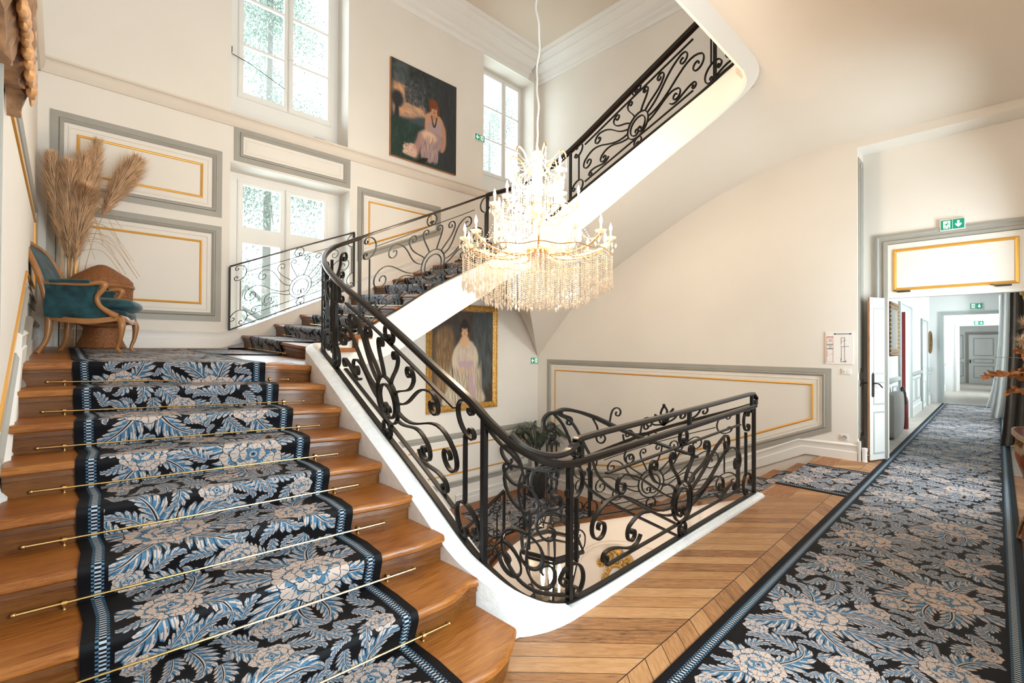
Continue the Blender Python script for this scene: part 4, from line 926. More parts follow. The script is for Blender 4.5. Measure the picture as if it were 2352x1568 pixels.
# ================================================================== WROUGHT IRON
def spiral(c, r, a0, dr, turns, n=26, end=.16):
    out = []
    for i in range(n+1):
        t = i/n; rr = r*(1-(1-end)*t**.85); a = a0+dr*2*PI*turns*t; out.append((c[0]+rr*math.cos(a), c[1]+rr*math.sin(a)))
    return out
def bez(p0, p1, p2, p3, n=14):
    return [tuple((1-t)**3*p0[k]+3*(1-t)**2*t*p1[k]+3*(1-t)*t*t*p2[k]+t**3*p3[k] for k in (0, 1)) for t in [i/n for i in range(n)]]
def ray(P0, ang, C, r, a0, dr, turns=1.15, k=.42):
    a0 = math.radians(a0); ang = math.radians(ang); S = (C[0]+r*math.cos(a0), C[1]+r*math.sin(a0)); T = (-math.sin(a0)*dr, math.cos(a0)*dr)
    L = math.hypot(S[0]-P0[0], S[1]-P0[1])*k
    return bez(P0, (P0[0]+math.cos(ang)*L, P0[1]+math.sin(ang)*L), (S[0]-T[0]*L, S[1]-T[1]*L), S)+spiral(C, r, a0, dr, turns)
def cscroll(c, r, a0, a1, cr_=.45, turns=.9):
    # arc a0->a1 with inward curls at both ends
    a0, a1 = math.radians(a0), math.radians(a1); d = 1 if a1 > a0 else -1
    arc = [(c[0]+r*math.cos(a0+(a1-a0)*i/18), c[1]+r*math.sin(a0+(a1-a0)*i/18)) for i in range(19)]
    q = r*cr_
    e1 = (c[0]+(r-q)*math.cos(a1), c[1]+(r-q)*math.sin(a1)); e0 = (c[0]+(r-q)*math.cos(a0), c[1]+(r-q)*math.sin(a0))
    s1 = spiral(e1, q, a1, d, turns, 14, .2); s0 = spiral(e0, q, a0, -d, turns, 14, .2)
    return s0[::-1]+arc[1:-1]+s1
def sun(Lp, flip=False, cx=1.0):
    f = Lp/1.9; c = (cx*f, .32); R = .185; out = []
    X = lambda x: x*f
    ring = [(c[0]+R*math.cos(a), c[1]+R*math.sin(a)) for a in np.linspace(0, 2*PI, 40)]
    out.append(ring)
    out.append(cscroll((c[0], c[1]-.01), R*.72, -60, 250, .42, 1.0))
    def rp(a): a = math.radians(a); return (c[0]+R*math.cos(a), c[1]+R*math.sin(a))
    for s in (-1, 1):
        mx = (lambda x: X(x)) if s < 0 else (lambda x: X(2*cx-x))
        A = lambda a: a if s < 0 else 180-a
        d = -s
        out.append(ray(rp(A(180)), A(185), (mx(.29), .44), .115, A(130), d, 1.2))
        out.append(ray(rp(A(158)), A(160), (mx(.45), .69), .095, A(75), d, 1.15))
        out.append(ray(rp(A(135)), A(135), (mx(.72), .745), .072, A(200), -d, 1.15))
        out.append(ray(rp(A(108)), A(108), (mx(.905), .765), .055, A(190), -d, 1.1))
        out.append(ray(rp(A(205)), A(175), (mx(.53), .27), .085, A(120), d, 1.15))
        S = (mx(.53)+(-.085*d if s < 0 else .085)*0, .19)
        out.append(ray((mx(.60), .225), A(235), (mx(.33), .185), .05, A(100), d, 1.1))
        e = mx(.14)
        out.append([(e, .27), (e, .73)])
        out.append(cscroll((mx(.115), .855), .115, A(100), A(-110), .36))
        out.append(cscroll((mx(.115), .14), .125, A(165), A(-60), .36))
    out.append(cscroll((c[0]-.02, .915), .075, -60, 240, .5)); out.append(cscroll((c[0], .062), .066, -60, 240, .5))
    b0, b1 = X(.235), X(1.665)
    out.append([(b0+(b1-b0)*i/20, .84) for i in range(21)]); out.append([(b0+(b1-b0)*i/20, .130) for i in range(21)])
    return out
def loops(Lp):
    o = []
    o.append(cscroll((.18, .82), .15, 100, -120, .36)); o.append(ray((.05, .98), -20, (Lp*.55, .70), .17, 60, -1, 1.3))
    o.append(ray((.04, .62), 10, (.19, .52), .13, 80, -1, .9)); o.append(ray((.33, .60), -90, (.22, .22), .14, 0, -1, 1.1))
    o.append(ray((.02, .05), 20, (Lp*.52, .30), .20, -40, 1, 1.25))
    o.append(ray((Lp-.02, .95), 200, (Lp-.2, .80), .12, 90, 1, 1.1)); o.append(ray((Lp-.02, .12), 160, (Lp-.18, .17), .12, 100, 1, 1.2))
    o.append(ray((Lp*.5, .48), 60, (Lp*.72, .88), .10, 200, -1, 1.1)); o.append([(.34, .35), (.34, .62)])
    return o
class Path:
    def __init__(s, ctrl, n=8):
        P = np.array(crom(ctrl, n)); s.P = P; d = np.r_[0, np.cumsum(np.linalg.norm(np.diff(P[:, :2], axis=0), axis=1))]; s.d = d; s.L = d[-1]
        s.n = plan_normals(P)
    def at(s, u, v, w=0):
        q = [np.interp(u, s.d, s.P[:, i]) for i in range(4)]; nx, ny = np.interp(u, s.d, s.n[:, 0]), np.interp(u, s.d, s.n[:, 1])
        return Vector((q[0]+nx*w, q[1]+ny*w, q[2]+(q[3]-q[2])*v))
    def find(s, x, y): return s.d[np.argmin(np.hypot(s.P[:, 0]-x, s.P[:, 1]-y))]
def ironbar(mb, poly, f, th=.0105, wd=.024):
    # flat bar bent in the panel plane; f(u, v, w) -> 3D
    n = len(poly); P = [f(p[0], p[1], 0) for p in poly]; vs = []
    for i in range(n):
        a = P[max(0, i-1)]; b = P[min(n-1, i+1)]; t = b-a
        if t.length < 1e-7: t = Vector((0, 0, 1))
        t.normalize(); Wn = f(poly[i][0], poly[i][1], 1)-P[i]; Wn.normalize(); nn = t.cross(Wn); nn.normalize()
        for sa, sb in ((-1, -1), (1, -1), (1, 1), (-1, 1)): vs.append(P[i]+nn*sa*th/2+Wn*sb*wd/2)
    fs = [(i*4+j, i*4+(j+1) % 4, (i+1)*4+(j+1) % 4, (i+1)*4+j) for i in range(n-1) for j in range(4)]+[(3, 2, 1, 0), (n*4-4, n*4-3, n*4-2, n*4-1)]
    mb.add(vs, fs)
def railing(name, path, posts, label, kinds, rail=True, group=None, post_w=.034, th=.0105, wd=.024, railw=.056, base=True, skip=(), cat='railing', railm='ironrail'):
    p0 = path.at(0, 0); root = thing(name, tuple(p0), label, cat, group)
    s0, s1 = posts[0], posts[-1]; N_ = max(20, int((s1-s0)/.03)); ss = np.linspace(s0, s1, N_)
    if rail:
        build('handrail', MB().sweep([path.at(s, 1) for s in ss], [(-railw/2, -railw*.2), (-railw*.4, -railw*.42), (railw*.4, -railw*.42), (railw/2, -railw*.2), (railw/2, railw*.12), (railw*.3, railw*.33), (-railw*.3, railw*.33), (-railw/2, railw*.12)]), railm, root, True)
    if base: build('base_bar', MB().sweep([path.at(s, 0) for s in ss], [(-.02, 0), (.02, 0), (.02, .014), (-.02, .014)]), 'iron', root)
    for q_, s in enumerate(posts):
        if q_ in skip: continue
        a, b = path.at(s, 0), path.at(s, 1); h = post_w/2
        build('post', MB().box(a.x-h, a.y-h, a.z, a.x+h, a.y+h, b.z-.01), 'iron', root)
    for i in range(len(posts)-1):
        a, b = posts[i], posts[i+1]; L = b-a; hh = (path.at((a+b)/2, 1)-path.at((a+b)/2, 0)).z; Lp = L/hh
        kd = kinds[i]
        if kd is None: continue
        f = lambda u, v, w, a=a, hh=hh: path.at(a+u*hh, v, w)
        for k_, poly in enumerate(sun(Lp) if kd == 'sun' else loops(Lp)):
            m = MB(); ironbar(m, poly, f, th, wd); build('scroll' if len(poly) > 2 and len(poly) != 21 else 'bar', m, 'iron', root, True)
    return root
# 1. floor balustrade, corner, first flight, turn and second flight
R1 = Path([(-1.82, 5.36, .04, .97), (-1.82, 4.2, .04, .935), (-1.82, 3.2, .03, .905), (-1.82, 2.4, .03, .885), (-1.84, 2.12, .06, .905), (-1.93, 1.95, .14, .99), (-2.08, 1.85, .26, 1.13), (-2.25, 1.81, .37, 1.27), (-2.6, 1.80, .58, 1.45), (-3.0, 1.80, .79, 1.65), (-3.5, 1.80, 1.04, 1.89), (-4.0, 1.80, 1.30, 2.11), (-4.3, 1.82, 1.43, 2.25), (-4.6, 1.87, 1.51, 2.39), (-4.9, 1.98, 1.56, 2.53), (-5.2, 2.2, 1.58, 2.70), (-5.4, 2.5, 1.66, 2.85), (-5.5, 2.8, 1.84, 3.00), (-5.5, 3.2, 2.07, 3.19), (-5.5, 3.7, 2.38, 3.43), (-5.5, 4.2, 2.64, 3.67), (-5.5, 4.7, 2.90, 3.92), (-5.5, 5.05, 3.12, 4.07), (-5.40, 5.36, 3.30, 4.2), (-5.18, 5.50, 3.46, 4.3), (-4.46, 5.5, 3.79, 4.55), (-3.5, 5.5, 4.2, 5.02), (-2.55, 5.5, 4.60, 5.49), (-2.2, 5.48, 4.76, 5.66), (-2.0, 5.42, 4.82, 5.78), (-1.88, 5.2, 4.88, 5.85), (-1.85, 4.6, 4.88, 5.86), (-1.85, 2.4, 4.88, 5.86)])
f_ = R1.find
sA, sB, sC, sD, sE, sF, sG, sH = 0.0, f_(-1.82, 2.27), f_(-2.14, 1.84), f_(-4.22, 1.82), f_(-4.72, 1.91), f_(-5.47, 2.66), f_(-5.5, 4.75), f_(-4.46, 5.5)
railing('floor_balustrade', R1, [sA, sB], 'black wrought-iron balustrade on the white curb along the stairwell, with a second rail above', ['sun'], th=.012, wd=.028, group=None)
railing('stair_railing', R1, [sB, sC, sD, sE, sF], 'heavy scrolled iron railing rising up the nearest flight and turning at the landing', ['loops', 'sun', None, None], th=.013, wd=.03, skip=(0,))
# narrow pieces at the turn
root = [o for o in COL.objects if o.name == 'stair_railing'][0]
for (a, b) in ((sD, sE), (sE, sF)):
    L = b-a; hh = 1.0; f = lambda u, v, w, a=a: R1.at(a+u, v, w)
    for poly in (cscroll((L*.3, .80), .10, 100, -120, .4), cscroll((L*.3, .20), .11, 150, -60, .4), cscroll((L*.7, .62), .10, 80, 290, .4), cscroll((L*.68, .38), .10, 60, 280, .4), [(L*.5, .12), (L*.5, .30), (L*.5, .72), (L*.5, .88)], ray((L*.5, .5), 90, (L*.75, .85), .07, 180, -1), ray((L*.5, .5), -90, (L*.75, .12), .06, 180, 1)):
        m = MB(); ironbar(m, poly, f, .013, .03); build('scroll', m, 'iron', root, True)
railing('stair_railing', R1, [sF, sG], 'iron scroll railing above the white stringer of the window flight, passing behind the chandelier', ['sun'], skip=(0,), railw=.042)
sI, sJ, sK = f_(-2.3, 5.5), f_(-1.86, 5.0), R1.L-.05
railing('stair_railing', R1, [sG, sH, sI, sJ, sK], 'highest iron stair railing, climbing to the upper floor at the top right', [None, 'sun', 'loops', 'sun'], skip=(0,), railw=.085, th=.014, wd=.024)
# 2. raised safety rail on the balustrade
q = crom([(-2.00, 1.92, 1.075), (-1.94, 1.96, 1.01), (-1.88, 2.04, .965), (-1.84, 2.14, .945), (-1.82, 2.24, .96), (-1.82, 2.31, 1.0), (-1.82, 2.40, 1.025), (-1.82, 3.2, 1.045), (-1.82, 4.2, 1.07), (-1.82, 5.22, 1.10), (-1.82, 5.34, 1.09), (-1.82, 5.41, 1.05), (-1.82, 5.42, .98)], 6)
bal = [o for o in COL.objects if o.name == 'floor_balustrade'][0]
build('upper_handrail', MB().sweep(q, [(-.026, -.014), (.026, -.014), (.03, 0), (.02, .016), (-.02, .016), (-.03, 0)]), 'ironrail', bal, True)
for y, z in ((2.36, 1.02), (3.85, 1.06), (5.30, 1.09)): build('rail_post', MB().box(-1.835, y-.015, .90, -1.805, y+.015, z), 'iron', bal)
m = MB(); ironbar(m, cscroll((2.30, .955), .045, 200, -80, .45), lambda u, v, w: Vector((-1.82+w, u, v)), .012, .03); build('scroll', m, 'iron', bal, True)
# balustrade end that turns the corner, then the rail down the far flight
R2 = Path([(-1.82, 5.36, .04, .97), (-1.84, 5.44, .03, .97), (-1.92, 5.50, -.0, .95), (-2.1, 5.51, -.07, .88), (-3.08, 5.51, -.46, .51), (-4.19, 5.51, -.90, -.02), (-4.36, 5.51, -.97, -.08), (-4.9, 5.51, -1.18, -.30), (-5.22, 5.47, -1.36, -.45), (-5.44, 5.28, -1.52, -.62), (-5.49, 5.0, -1.70, -.78), (-5.49, 4.0, -2.21, -1.30), (-5.49, 2.3, -3.05, -2.15)])
g_ = R2.find
railing('stair_railing', R2, [0.02, g_(-2.05, 5.51), g_(-4.1, 5.51), g_(-5.3, 5.42)], 'iron scroll railing of the flight going down, seen through the balustrade', [None, 'sun', 'loops'], skip=(0,))
railing('stair_railing', R2, [g_(-5.49, 5.1), g_(-5.49, 3.2)], 'lowest iron stair railing, descending in the stairwell left of the lantern', ['sun'], railw=.05)
# 3. guard rail across the lower window
R3 = Path([(XW+.03, 1.69, 1.79, 2.69), (XW+.03, 2.6, 2.19, 3.09), (XW+.03, 3.53, 2.58, 3.49)])
railing('window_guard_rail', R3, [0.01, R3.L], 'thin black scrolled guard rail across the lower left window', ['sun'], th=.009, wd=.012, railw=.03, post_w=.022)

# ---------------------------------------------------------------- lantern and the ornate bracket that carries it
LX, LY = -3.22, 3.68
lt = thing('hanging_lantern', (LX, LY, -.45), 'six-sided glazed iron lantern hanging in the stairwell, lit inside', 'lantern')
def hexr(r, z, k=6, ph=.3): return [Vector((LX+r*math.cos(2*PI*i/k+ph), LY+r*math.sin(2*PI*i/k+ph), z)) for i in range(k)]
T0, T1, B0 = hexr(.34, -.44), hexr(.31, -.50), hexr(.19, -1.0)
mb = MB()
for ringp, r in ((hexr(.345, -.46), .022), (hexr(.30, -.52), .014), (B0, .014), (hexr(.13, -.20), .008)): mb.tube(ringp, r, 6, True)
for a, b in zip(hexr(.30, -.5), B0): mb.tube([a, b], .012, 6)
for a, b in zip(hexr(.34, -.45), hexr(.12, -.20)): mb.tube([a, (a+b)/2+Vector((0, 0, .05)), b], .009, 6)
build('lantern_frame', mb, 'iron', lt, True)
gm = MB(); g1, g2 = hexr(.295, -.52), hexr(.188, -.99)
for i in range(6): gm.add([g1[i], g1[(i+1) % 6], g2[(i+1) % 6], g2[i]], [(0, 1, 2, 3)])
g3, g4 = hexr(.335, -.44), hexr(.125, -.20)
for i in range(6): gm.add([g3[i], g3[(i+1) % 6], g4[(i+1) % 6], g4[i]], [(0, 1, 2, 3)])
build('lantern_glass', gm, 'lglass', lt)
def scr3(mb, c, ax, poly, th=.01, wd=.014):
    ax = Vector(ax).normalized(); n = Vector((-ax.y, ax.x, 0)); c = Vector(c)
    ironbar(mb, poly, lambda u, v, w: c+ax*u+Vector((0, 0, v))+n*w, th, wd)
mb = MB()
for i in range(6):
    a = 2*PI*i/6+.3; ax = (math.cos(a), math.sin(a), 0)
    scr3(mb, (LX, LY, -.44), ax, ray((.34, 0), 60, (.30, .14), .07, 0, 1, 1.1)); scr3(mb, (LX, LY, -.2), ax, ray((.10, .0), 60, (.17, .12), .05, 180, -1, 1.2))
    scr3(mb, (LX, LY, -1.0), ax, ray((.19, 0), -60, (.21, -.10), .045, 0, -1, 1.2)); scr3(mb, (LX, LY, -1.02), ax, ray((.17, 0), -120, (.05, -.18), .04, 180, 1, 1.2))
    scr3(mb, (LX, LY, -1.0), ax, ray((.20, .02), 20, (.235, .05), .03, 0, 1, 1.2))
build('scroll_crown', mb, 'iron', lt, True)
build('finial', MB().lathe([(0, -1.26), (.02, -1.24), (.035, -1.21), (.02, -1.18), (.015, -1.1), (.03, -1.04), (.19, -1.0)], (LX, LY, 0), 12), 'iron', lt, True)
mb = MB(); mb.tube([(LX, LY, -.22), (LX, LY, .62)], .014, 8); mb.tube([(LX+.04, LY+.03, -.15), (LX+.04, LY+.03, .60)], .010, 8); mb.tube([(LX-.04, LY-.03, -.15), (LX-.04, LY-.03, .60)], .010, 8)
for z in (-.1, .1, .35, .6): mb.lathe([(0, z-.02), (.05, z-.02), (.055, z), (.05, z+.02), (0, z+.02)], (LX, LY, 0), 10)
build('suspension_rods', mb, 'iron', lt, True)
for i in range(4):
    a = PI/4+i*PI/2; c = (LX+.085*math.cos(a), LY+.085*math.sin(a))
    cn = build('candle', MB().lathe([(0, -.98), (.014, -.98), (.014, -.88), (0, -.88)], (c[0], c[1], 0), 10), 'candle', lt, True)
    build('bulb', MB().lathe([(0, -.88), (.016, -.86), (.024, -.80), (.021, -.72), (.012, -.66), (0, -.62)], (c[0], c[1], 0), 10), 'bulbl', cn, True)
pl = bpy.data.lights.new('lantern_light', 'POINT'); pl.energy = 28; pl.color = (1, .78, .55); pl.shadow_soft_size = .06
po = bpy.data.objects.new('lantern_light', pl); COL.objects.link(po); po.location = (LX, LY, -.74)
# bracket: twin arching arms from the far railing, ending in a goose-neck scroll above the lantern
br = thing('lantern_bracket', (-2.5, 5.3, .4), 'ornate iron bracket with an arched scroll end, holding the lantern over the stairwell', 'bracket')
tip = Vector((LX, LY, .62)); rootp = Vector((-2.55, 5.46, .35))
dirv = (rootp-tip); hx = Vector((dirv.x, dirv.y, 0)); HL = hx.length; hx.normalize(); hn = Vector((-hx.y, hx.x, 0))
fb = lambda u, v, w: Vector((LX, LY, 0))+hx*u+Vector((0, 0, v))+hn*w
for nm, off, pts in (('arm', .09, [(.0, .90), (.18, .93), (.5, .84), (1.0, .62), (HL, .30)]), ('arm', -.09, [(.0, .90), (.18, .93), (.5, .84), (1.0, .62), (HL, .30)]), ('lower_arm', .05, [(.03, .89), (.16, .74), (.34, .36), (.58, -.02), (HL, -.75)]), ('lower_arm', -.05, [(.06, .90), (.24, .78), (.44, .44), (.70, .06), (HL, -.62)])):
    m = MB(); c = crom(pts, 8); m.tube([fb(p[0], p[1], off*min(1, p[0]/.5)) for p in c], .017, 8); build(nm, m, 'iron', br, True)
m = MB(); ironbar(m, ray((.12, .90), 175, (-.01, .78), .12, 100, 1, .8), fb, .03, .05); ironbar(m, spiral((-.0, .66), .05, 1.6, -1, 1.2), fb, .02, .04); build('goose_neck', m, 'iron', br, True)
m = MB(); ironbar(m, ray((.10, .90), -40, (.20, .80), .05, 60, -1, 1.0), fb, .016, .03); ironbar(m, ray((.5, .82), -60, (.62, .60), .08, 150, 1, 1.1), fb, .014, .02); ironbar(m, ray((.9, .62), -90, (1.0, .35), .09, 150, 1, 1.1), fb, .014, .02)
ironbar(m, ray((.7, .72), 60, (.82, .86), .07, 150, -1, 1.1), fb, .012, .02); ironbar(m, ray((1.1, .55), 50, (1.25, .72), .08, 150, -1, 1.1), fb, .012, .02); build('scrollwork', m, 'iron', br, True)
# leaf-crowned crest that stands on the far railing
cf_ = thing('iron_crest', (-2.95, 5.53, .5), 'small crown-shaped iron crest with leafy scrolls on the far railing', 'ornament')
fc = lambda u, v, w: Vector((-2.95+u, 5.53+w, .60+v+u*.40))
m = MB()
for s in (-1, 1):
    ironbar(m, [(0, 0), (s*.05, .05), (s*.08, .13), (s*.13, .17)], fc, .026, .02); ironbar(m, [(0, .02), (s*.03, .1), (s*.045, .17), (s*.02, .22), (0, .235)], fc, .022, .02)
    ironbar(m, ray((0, 0), 90+s*-60, (s*.24, .05), .07, 90+s*60, -s, 1.1), fc, .02, .02); ironbar(m, ray((s*.22, -.04), 90-s*70, (s*.52, .02), .06, 90+s*60, -s, 1.1), fc, .018, .02)
m.ball(tuple(fc(0, .25, 0)), .022); build('crest_scrolls', m, 'iron', cf_, True)
# ================================================================== PAINTED PICTURES (rasterised by code)
class Cv:
    def __init__(s, w, h, c): s.w, s.h = w, h; s.a = np.ones((h, w, 3), np.float32)*np.array(c, np.float32)/255; s.Y, s.X = np.mgrid[0:h, 0:w].astype(np.float32); s.X /= w; s.Y /= h
    def mask(s, P):
        P = np.array(P, float); ins = np.zeros((s.h, s.w), bool); n = len(P)
        for i in range(n):
            (x0, y0), (x1, y1) = P[i], P[(i+1) % n]
            if y0 == y1: continue
            c = ((s.Y >= min(y0, y1)) & (s.Y < max(y0, y1))); xi = x0+(s.Y-y0)*(x1-x0)/(y1-y0); ins ^= c & (s.X < xi)
        return ins.astype(np.float32)
    def soft(s, m, k):
        for _ in range(2):
            for ax in (0, 1):
                acc = np.zeros_like(m)
                for d in range(-k, k+1): acc += np.roll(m, d, ax)
                m = acc/(2*k+1)
        return m
    def put(s, m, c): s.a = s.a*(1-m[..., None])+m[..., None]*np.array(c, np.float32)/255
    def poly(s, P, c, k=2, smooth=True):
        if smooth: P = [tuple(p) for p in crom(list(P)+[P[0]], 6)[:-1]]
        s.put(s.soft(s.mask(P), k), c)
    def ell(s, cx, cy, rx, ry, c, k=2, rot=0):
        x, y = s.X-cx, (s.Y-cy); ca, sa = math.cos(rot), math.sin(rot); u, v = x*ca+y*sa, -x*sa+y*ca
        s.put(s.soft(((u/rx)**2+(v/ry)**2 < 1).astype(np.float32), k), c)
    def strokes(s, n, box, cols, L=.05, wd=.008, ang=0, spread=.6, al=.5, seed=1):
        r_ = np.random.RandomState(seed)
        for _ in range(n):
            cx, cy = r_.uniform(box[0], box[2]), r_.uniform(box[1], box[3]); a = ang+r_.normal(0, spread); c = cols[r_.randint(len(cols))]
            i0, i1 = int((cy-L)*s.h), int((cy+L)*s.h)+1; j0, j1 = int((cx-L)*s.w), int((cx+L)*s.w)+1
            i0, j0 = max(0, i0), max(0, j0); sl = (slice(i0, min(s.h, i1)), slice(j0, min(s.w, j1)))
            x, y = s.X[sl]-cx, s.Y[sl]-cy; u = x*math.cos(a)+y*math.sin(a); v = -x*math.sin(a)+y*math.cos(a)
            m = np.clip(1.3-((u/L)**2+(v/wd)**2), 0, 1)*al; s.a[sl] = s.a[sl]*(1-m[..., None])+m[..., None]*np.array(c, np.float32)/255
# a seated woman in a landscape (upper picture)
c = Cv(300, 420, (38, 50, 52))
c.poly([(0, 0), (.32, 0), (.4, .25), (.55, .42), (.5, .52), (.3, .62), (0, .6)], (96, 92, 96), 10)
c.strokes(260, (0, .03, .34, .22), [(60, 78, 82), (74, 84, 88), (48, 62, 64), (110, 100, 98)], .05, .02, .3, .6, .5, 2)
c.poly([(0, .23), (.2, .25), (.38, .38), (.52, .47), (.45, .54), (.25, .56), (.1, .57), (0, .52)], (196, 146, 108), 8)
c.strokes(240, (.02, .25, .48, .54), [(214, 160, 118), (176, 134, 110), (220, 176, 130), (140, 130, 134), (190, 140, 110)], .05, .016, .35, .4, .5, 3)
c.poly([(.3, .55), (.42, .5), (.55, .5), (.6, .62), (.2, .64), (.1, .6)], (66, 76, 84), 6)
c.ell(.09, .40, .085, .085, (44, 46, 50), 5); c.poly([(.06, .45), (.10, .45), (.11, .62), (.05, .62)], (40, 42, 46), 2)
c.poly([(.25, 0), (1, 0), (1, .7), (.62, .5), (.5, .36), (.34, .24), (.24, .16)], (42, 46, 48), 10)
c.strokes(500, (.3, .02, .95, .32), [(34, 38, 40), (50, 58, 58), (62, 70, 72), (44, 48, 48)], .04, .02, 0, 2, .5, 4)
c.strokes(300, (.2, .15, .5, .40), [(44, 50, 52), (60, 66, 70), (90, 92, 96)], .025, .014, 0, 2, .5, 5)
c.poly([(0, .58), (.5, .6), (1, .5), (1, 1), (0, 1)], (36, 56, 50), 6)
c.strokes(800, (0, .6, 1, .99), [(30, 52, 44), (44, 70, 60), (28, 42, 42), (56, 80, 70), (34, 60, 48)], .035, .008, 1.9, .3, .5, 6)
c.poly([(.66, .05), (1, 0), (1, 1), (.72, .95), (.62, .6), (.66, .3)], (46, 50, 54), 12)
c.strokes(260, (.66, .1, .98, .9), [(40, 44, 46), (58, 62, 66), (52, 50, 50)], .07, .01, 1.5, .2, .4, 7)
SK = (192, 142, 112)
c.poly([(.53, .43), (.60, .39), (.72, .41), (.79, .48), (.81, .60), (.79, .66), (.74, .60), (.72, .55), (.56, .53), (.50, .62), (.50, .55)], SK, 3)
c.poly([(.50, .45), (.55, .44), (.56, .58), (.62, .66), (.58, .69), (.50, .62)], SK, 2)
c.poly([(.76, .48), (.82, .53), (.83, .70), (.79, .79), (.74, .80), (.77, .68), (.75, .55)], (180, 132, 104), 2)
c.poly([(.55, .48), (.61, .53), (.70, .47), (.75, .55), (.75, .65), (.56, .62)], (170, 146, 150), 3)
c.poly([(.56, .60), (.75, .63), (.78, .72), (.72, .80), (.60, .82), (.60, .95), (.46, .93), (.42, .80), (.40, .68), (.48, .62)], (164, 134, 132), 4)
c.poly([(.50, .62), (.62, .63), (.68, .68), (.62, .73), (.52, .74), (.44, .68)], (222, 186, 156), 6)
c.poly([(.40, .66), (.46, .70), (.42, .86), (.36, .96), (.26, .93), (.31, .85), (.36, .76)], (170, 128, 124), 4)
c.poly([(.28, .81), (.34, .82), (.37, .90), (.32, .95), (.17, .94), (.20, .89)], (214, 180, 154), 3)
c.poly([(.60, .74), (.70, .78), (.68, .93), (.58, .94), (.50, .93), (.52, .82)], (142, 126, 136), 4)
c.strokes(200, (.42, .7, .70, .93), [(190, 156, 146), (120, 100, 108), (150, 130, 136), (205, 170, 150)], .05, .006, 1.7, .15, .45, 8)
c.strokes(120, (.18, .83, .36, .94), [(230, 200, 176), (180, 140, 130), (205, 168, 150)], .02, .008, 1, 1, .6, 9)
c.poly([(.46, .93), (.54, .92), (.50, .97), (.40, 1.0), (.36, .985)], (34, 30, 30), 2)
c.ell(.635, .355, .060, .075, SK, 2, -.1); c.ell(.625, .30, .072, .052, (120, 62, 30), 3); c.ell(.575, .345, .022, .05, (110, 58, 32), 2); c.ell(.70, .36, .020, .06, (104, 56, 32), 2)
for ex in (.612, .658): c.ell(ex, .348, .011, .006, (60, 34, 28), 1)
c.ell(.637, .372, .007, .014, (150, 96, 76), 1); c.ell(.636, .396, .016, .006, (150, 50, 44), 1)
c.poly([(.60, .42), (.665, .42), (.67, .46), (.62, .47)], (176, 128, 100), 2)
for i in range(46):
    t = i/45; xx = .595+.085*t; yy = .44+.11*math.sin(PI*t); c.ell(xx, yy, .008, .006, (40, 34, 32), 1)
PIC1 = make_image('seated_woman_painting', np.clip(c.a, 0, 1))
# plain stand-in for the framed portrait: an anonymous figure in a pale gown against dark drapery
c = Cv(300, 400, (62, 52, 44))
c.strokes(700, (0, 0, 1, 1), [(54, 46, 40), (72, 62, 52), (60, 58, 56), (80, 66, 52)], .09, .02, 1.2, .8, .35, 12)
c.strokes(260, (.66, .02, .98, .8), [(70, 76, 78), (58, 64, 68), (86, 92, 94)], .10, .02, 1.5, .3, .4, 13)
c.poly([(.02, .30), (.10, .20), (.26, .18), (.34, .34), (.30, .62), (.22, .85), (.05, .9)], (120, 92, 62), 8)
c.strokes(220, (.06, .22, .32, .82), [(150, 118, 80), (96, 70, 46), (176, 140, 98), (110, 84, 56)], .06, .008, 1.5, .15, .5, 14)
G = (196, 180, 158)
c.poly([(.44, .32), (.56, .31), (.66, .36), (.68, .50), (.64, .58), (.72, .74), (.84, 1.0), (.16, 1.0), (.30, .74), (.38, .56), (.36, .40)], G, 4)
c.poly([(.60, .34), (.70, .40), (.74, .52), (.70, .66), (.64, .64), (.65, .52)], (206, 190, 166), 3)
c.poly([(.40, .36), (.33, .42), (.30, .54), (.35, .66), (.42, .64), (.39, .52)], (206, 190, 166), 3)
c.strokes(420, (.22, .62, .80, 1.0), [(224, 208, 184), (160, 144, 122), (184, 168, 146), (142, 128, 110)], .10, .009, 1.5, .18, .45, 15)
c.strokes(160, (.40, .36, .66, .56), [(222, 206, 184), (176, 160, 140), (200, 172, 164)], .05, .007, 1.4, .25, .5, 16)
c.poly([(.40, .545), (.64, .545), (.65, .59), (.62, .62), (.70, .96), (.60, .98), (.56, .64), (.42, .60)], (184, 156, 162), 3)
c.poly([(.46, .27), (.55, .27), (.58, .335), (.50, .40), (.42, .335)], (212, 168, 130), 3)
c.ell(.505, .215, .062, .070, (214, 168, 128), 2); c.ell(.505, .155, .070, .038, (36, 26, 22), 3); c.ell(.442, .20, .018, .04, (36, 26, 22), 2); c.ell(.568, .20, .018, .04, (36, 26, 22), 2); c.ell(.505, .115, .036, .026, (36, 26, 22), 2)
for ex in (.48, .53): c.ell(ex, .210, .008, .004, (90, 60, 48), 1)
c.ell(.506, .228, .007, .015, (184, 132, 98), 1); c.ell(.505, .252, .014, .005, (176, 96, 80), 1)
c.ell(.44, .645, .04, .022, (210, 164, 126), 2); c.ell(.60, .655, .036, .022, (206, 160, 124), 2)
PIC2 = make_image('framed_portrait_painting', np.clip(c.a, 0, 1))
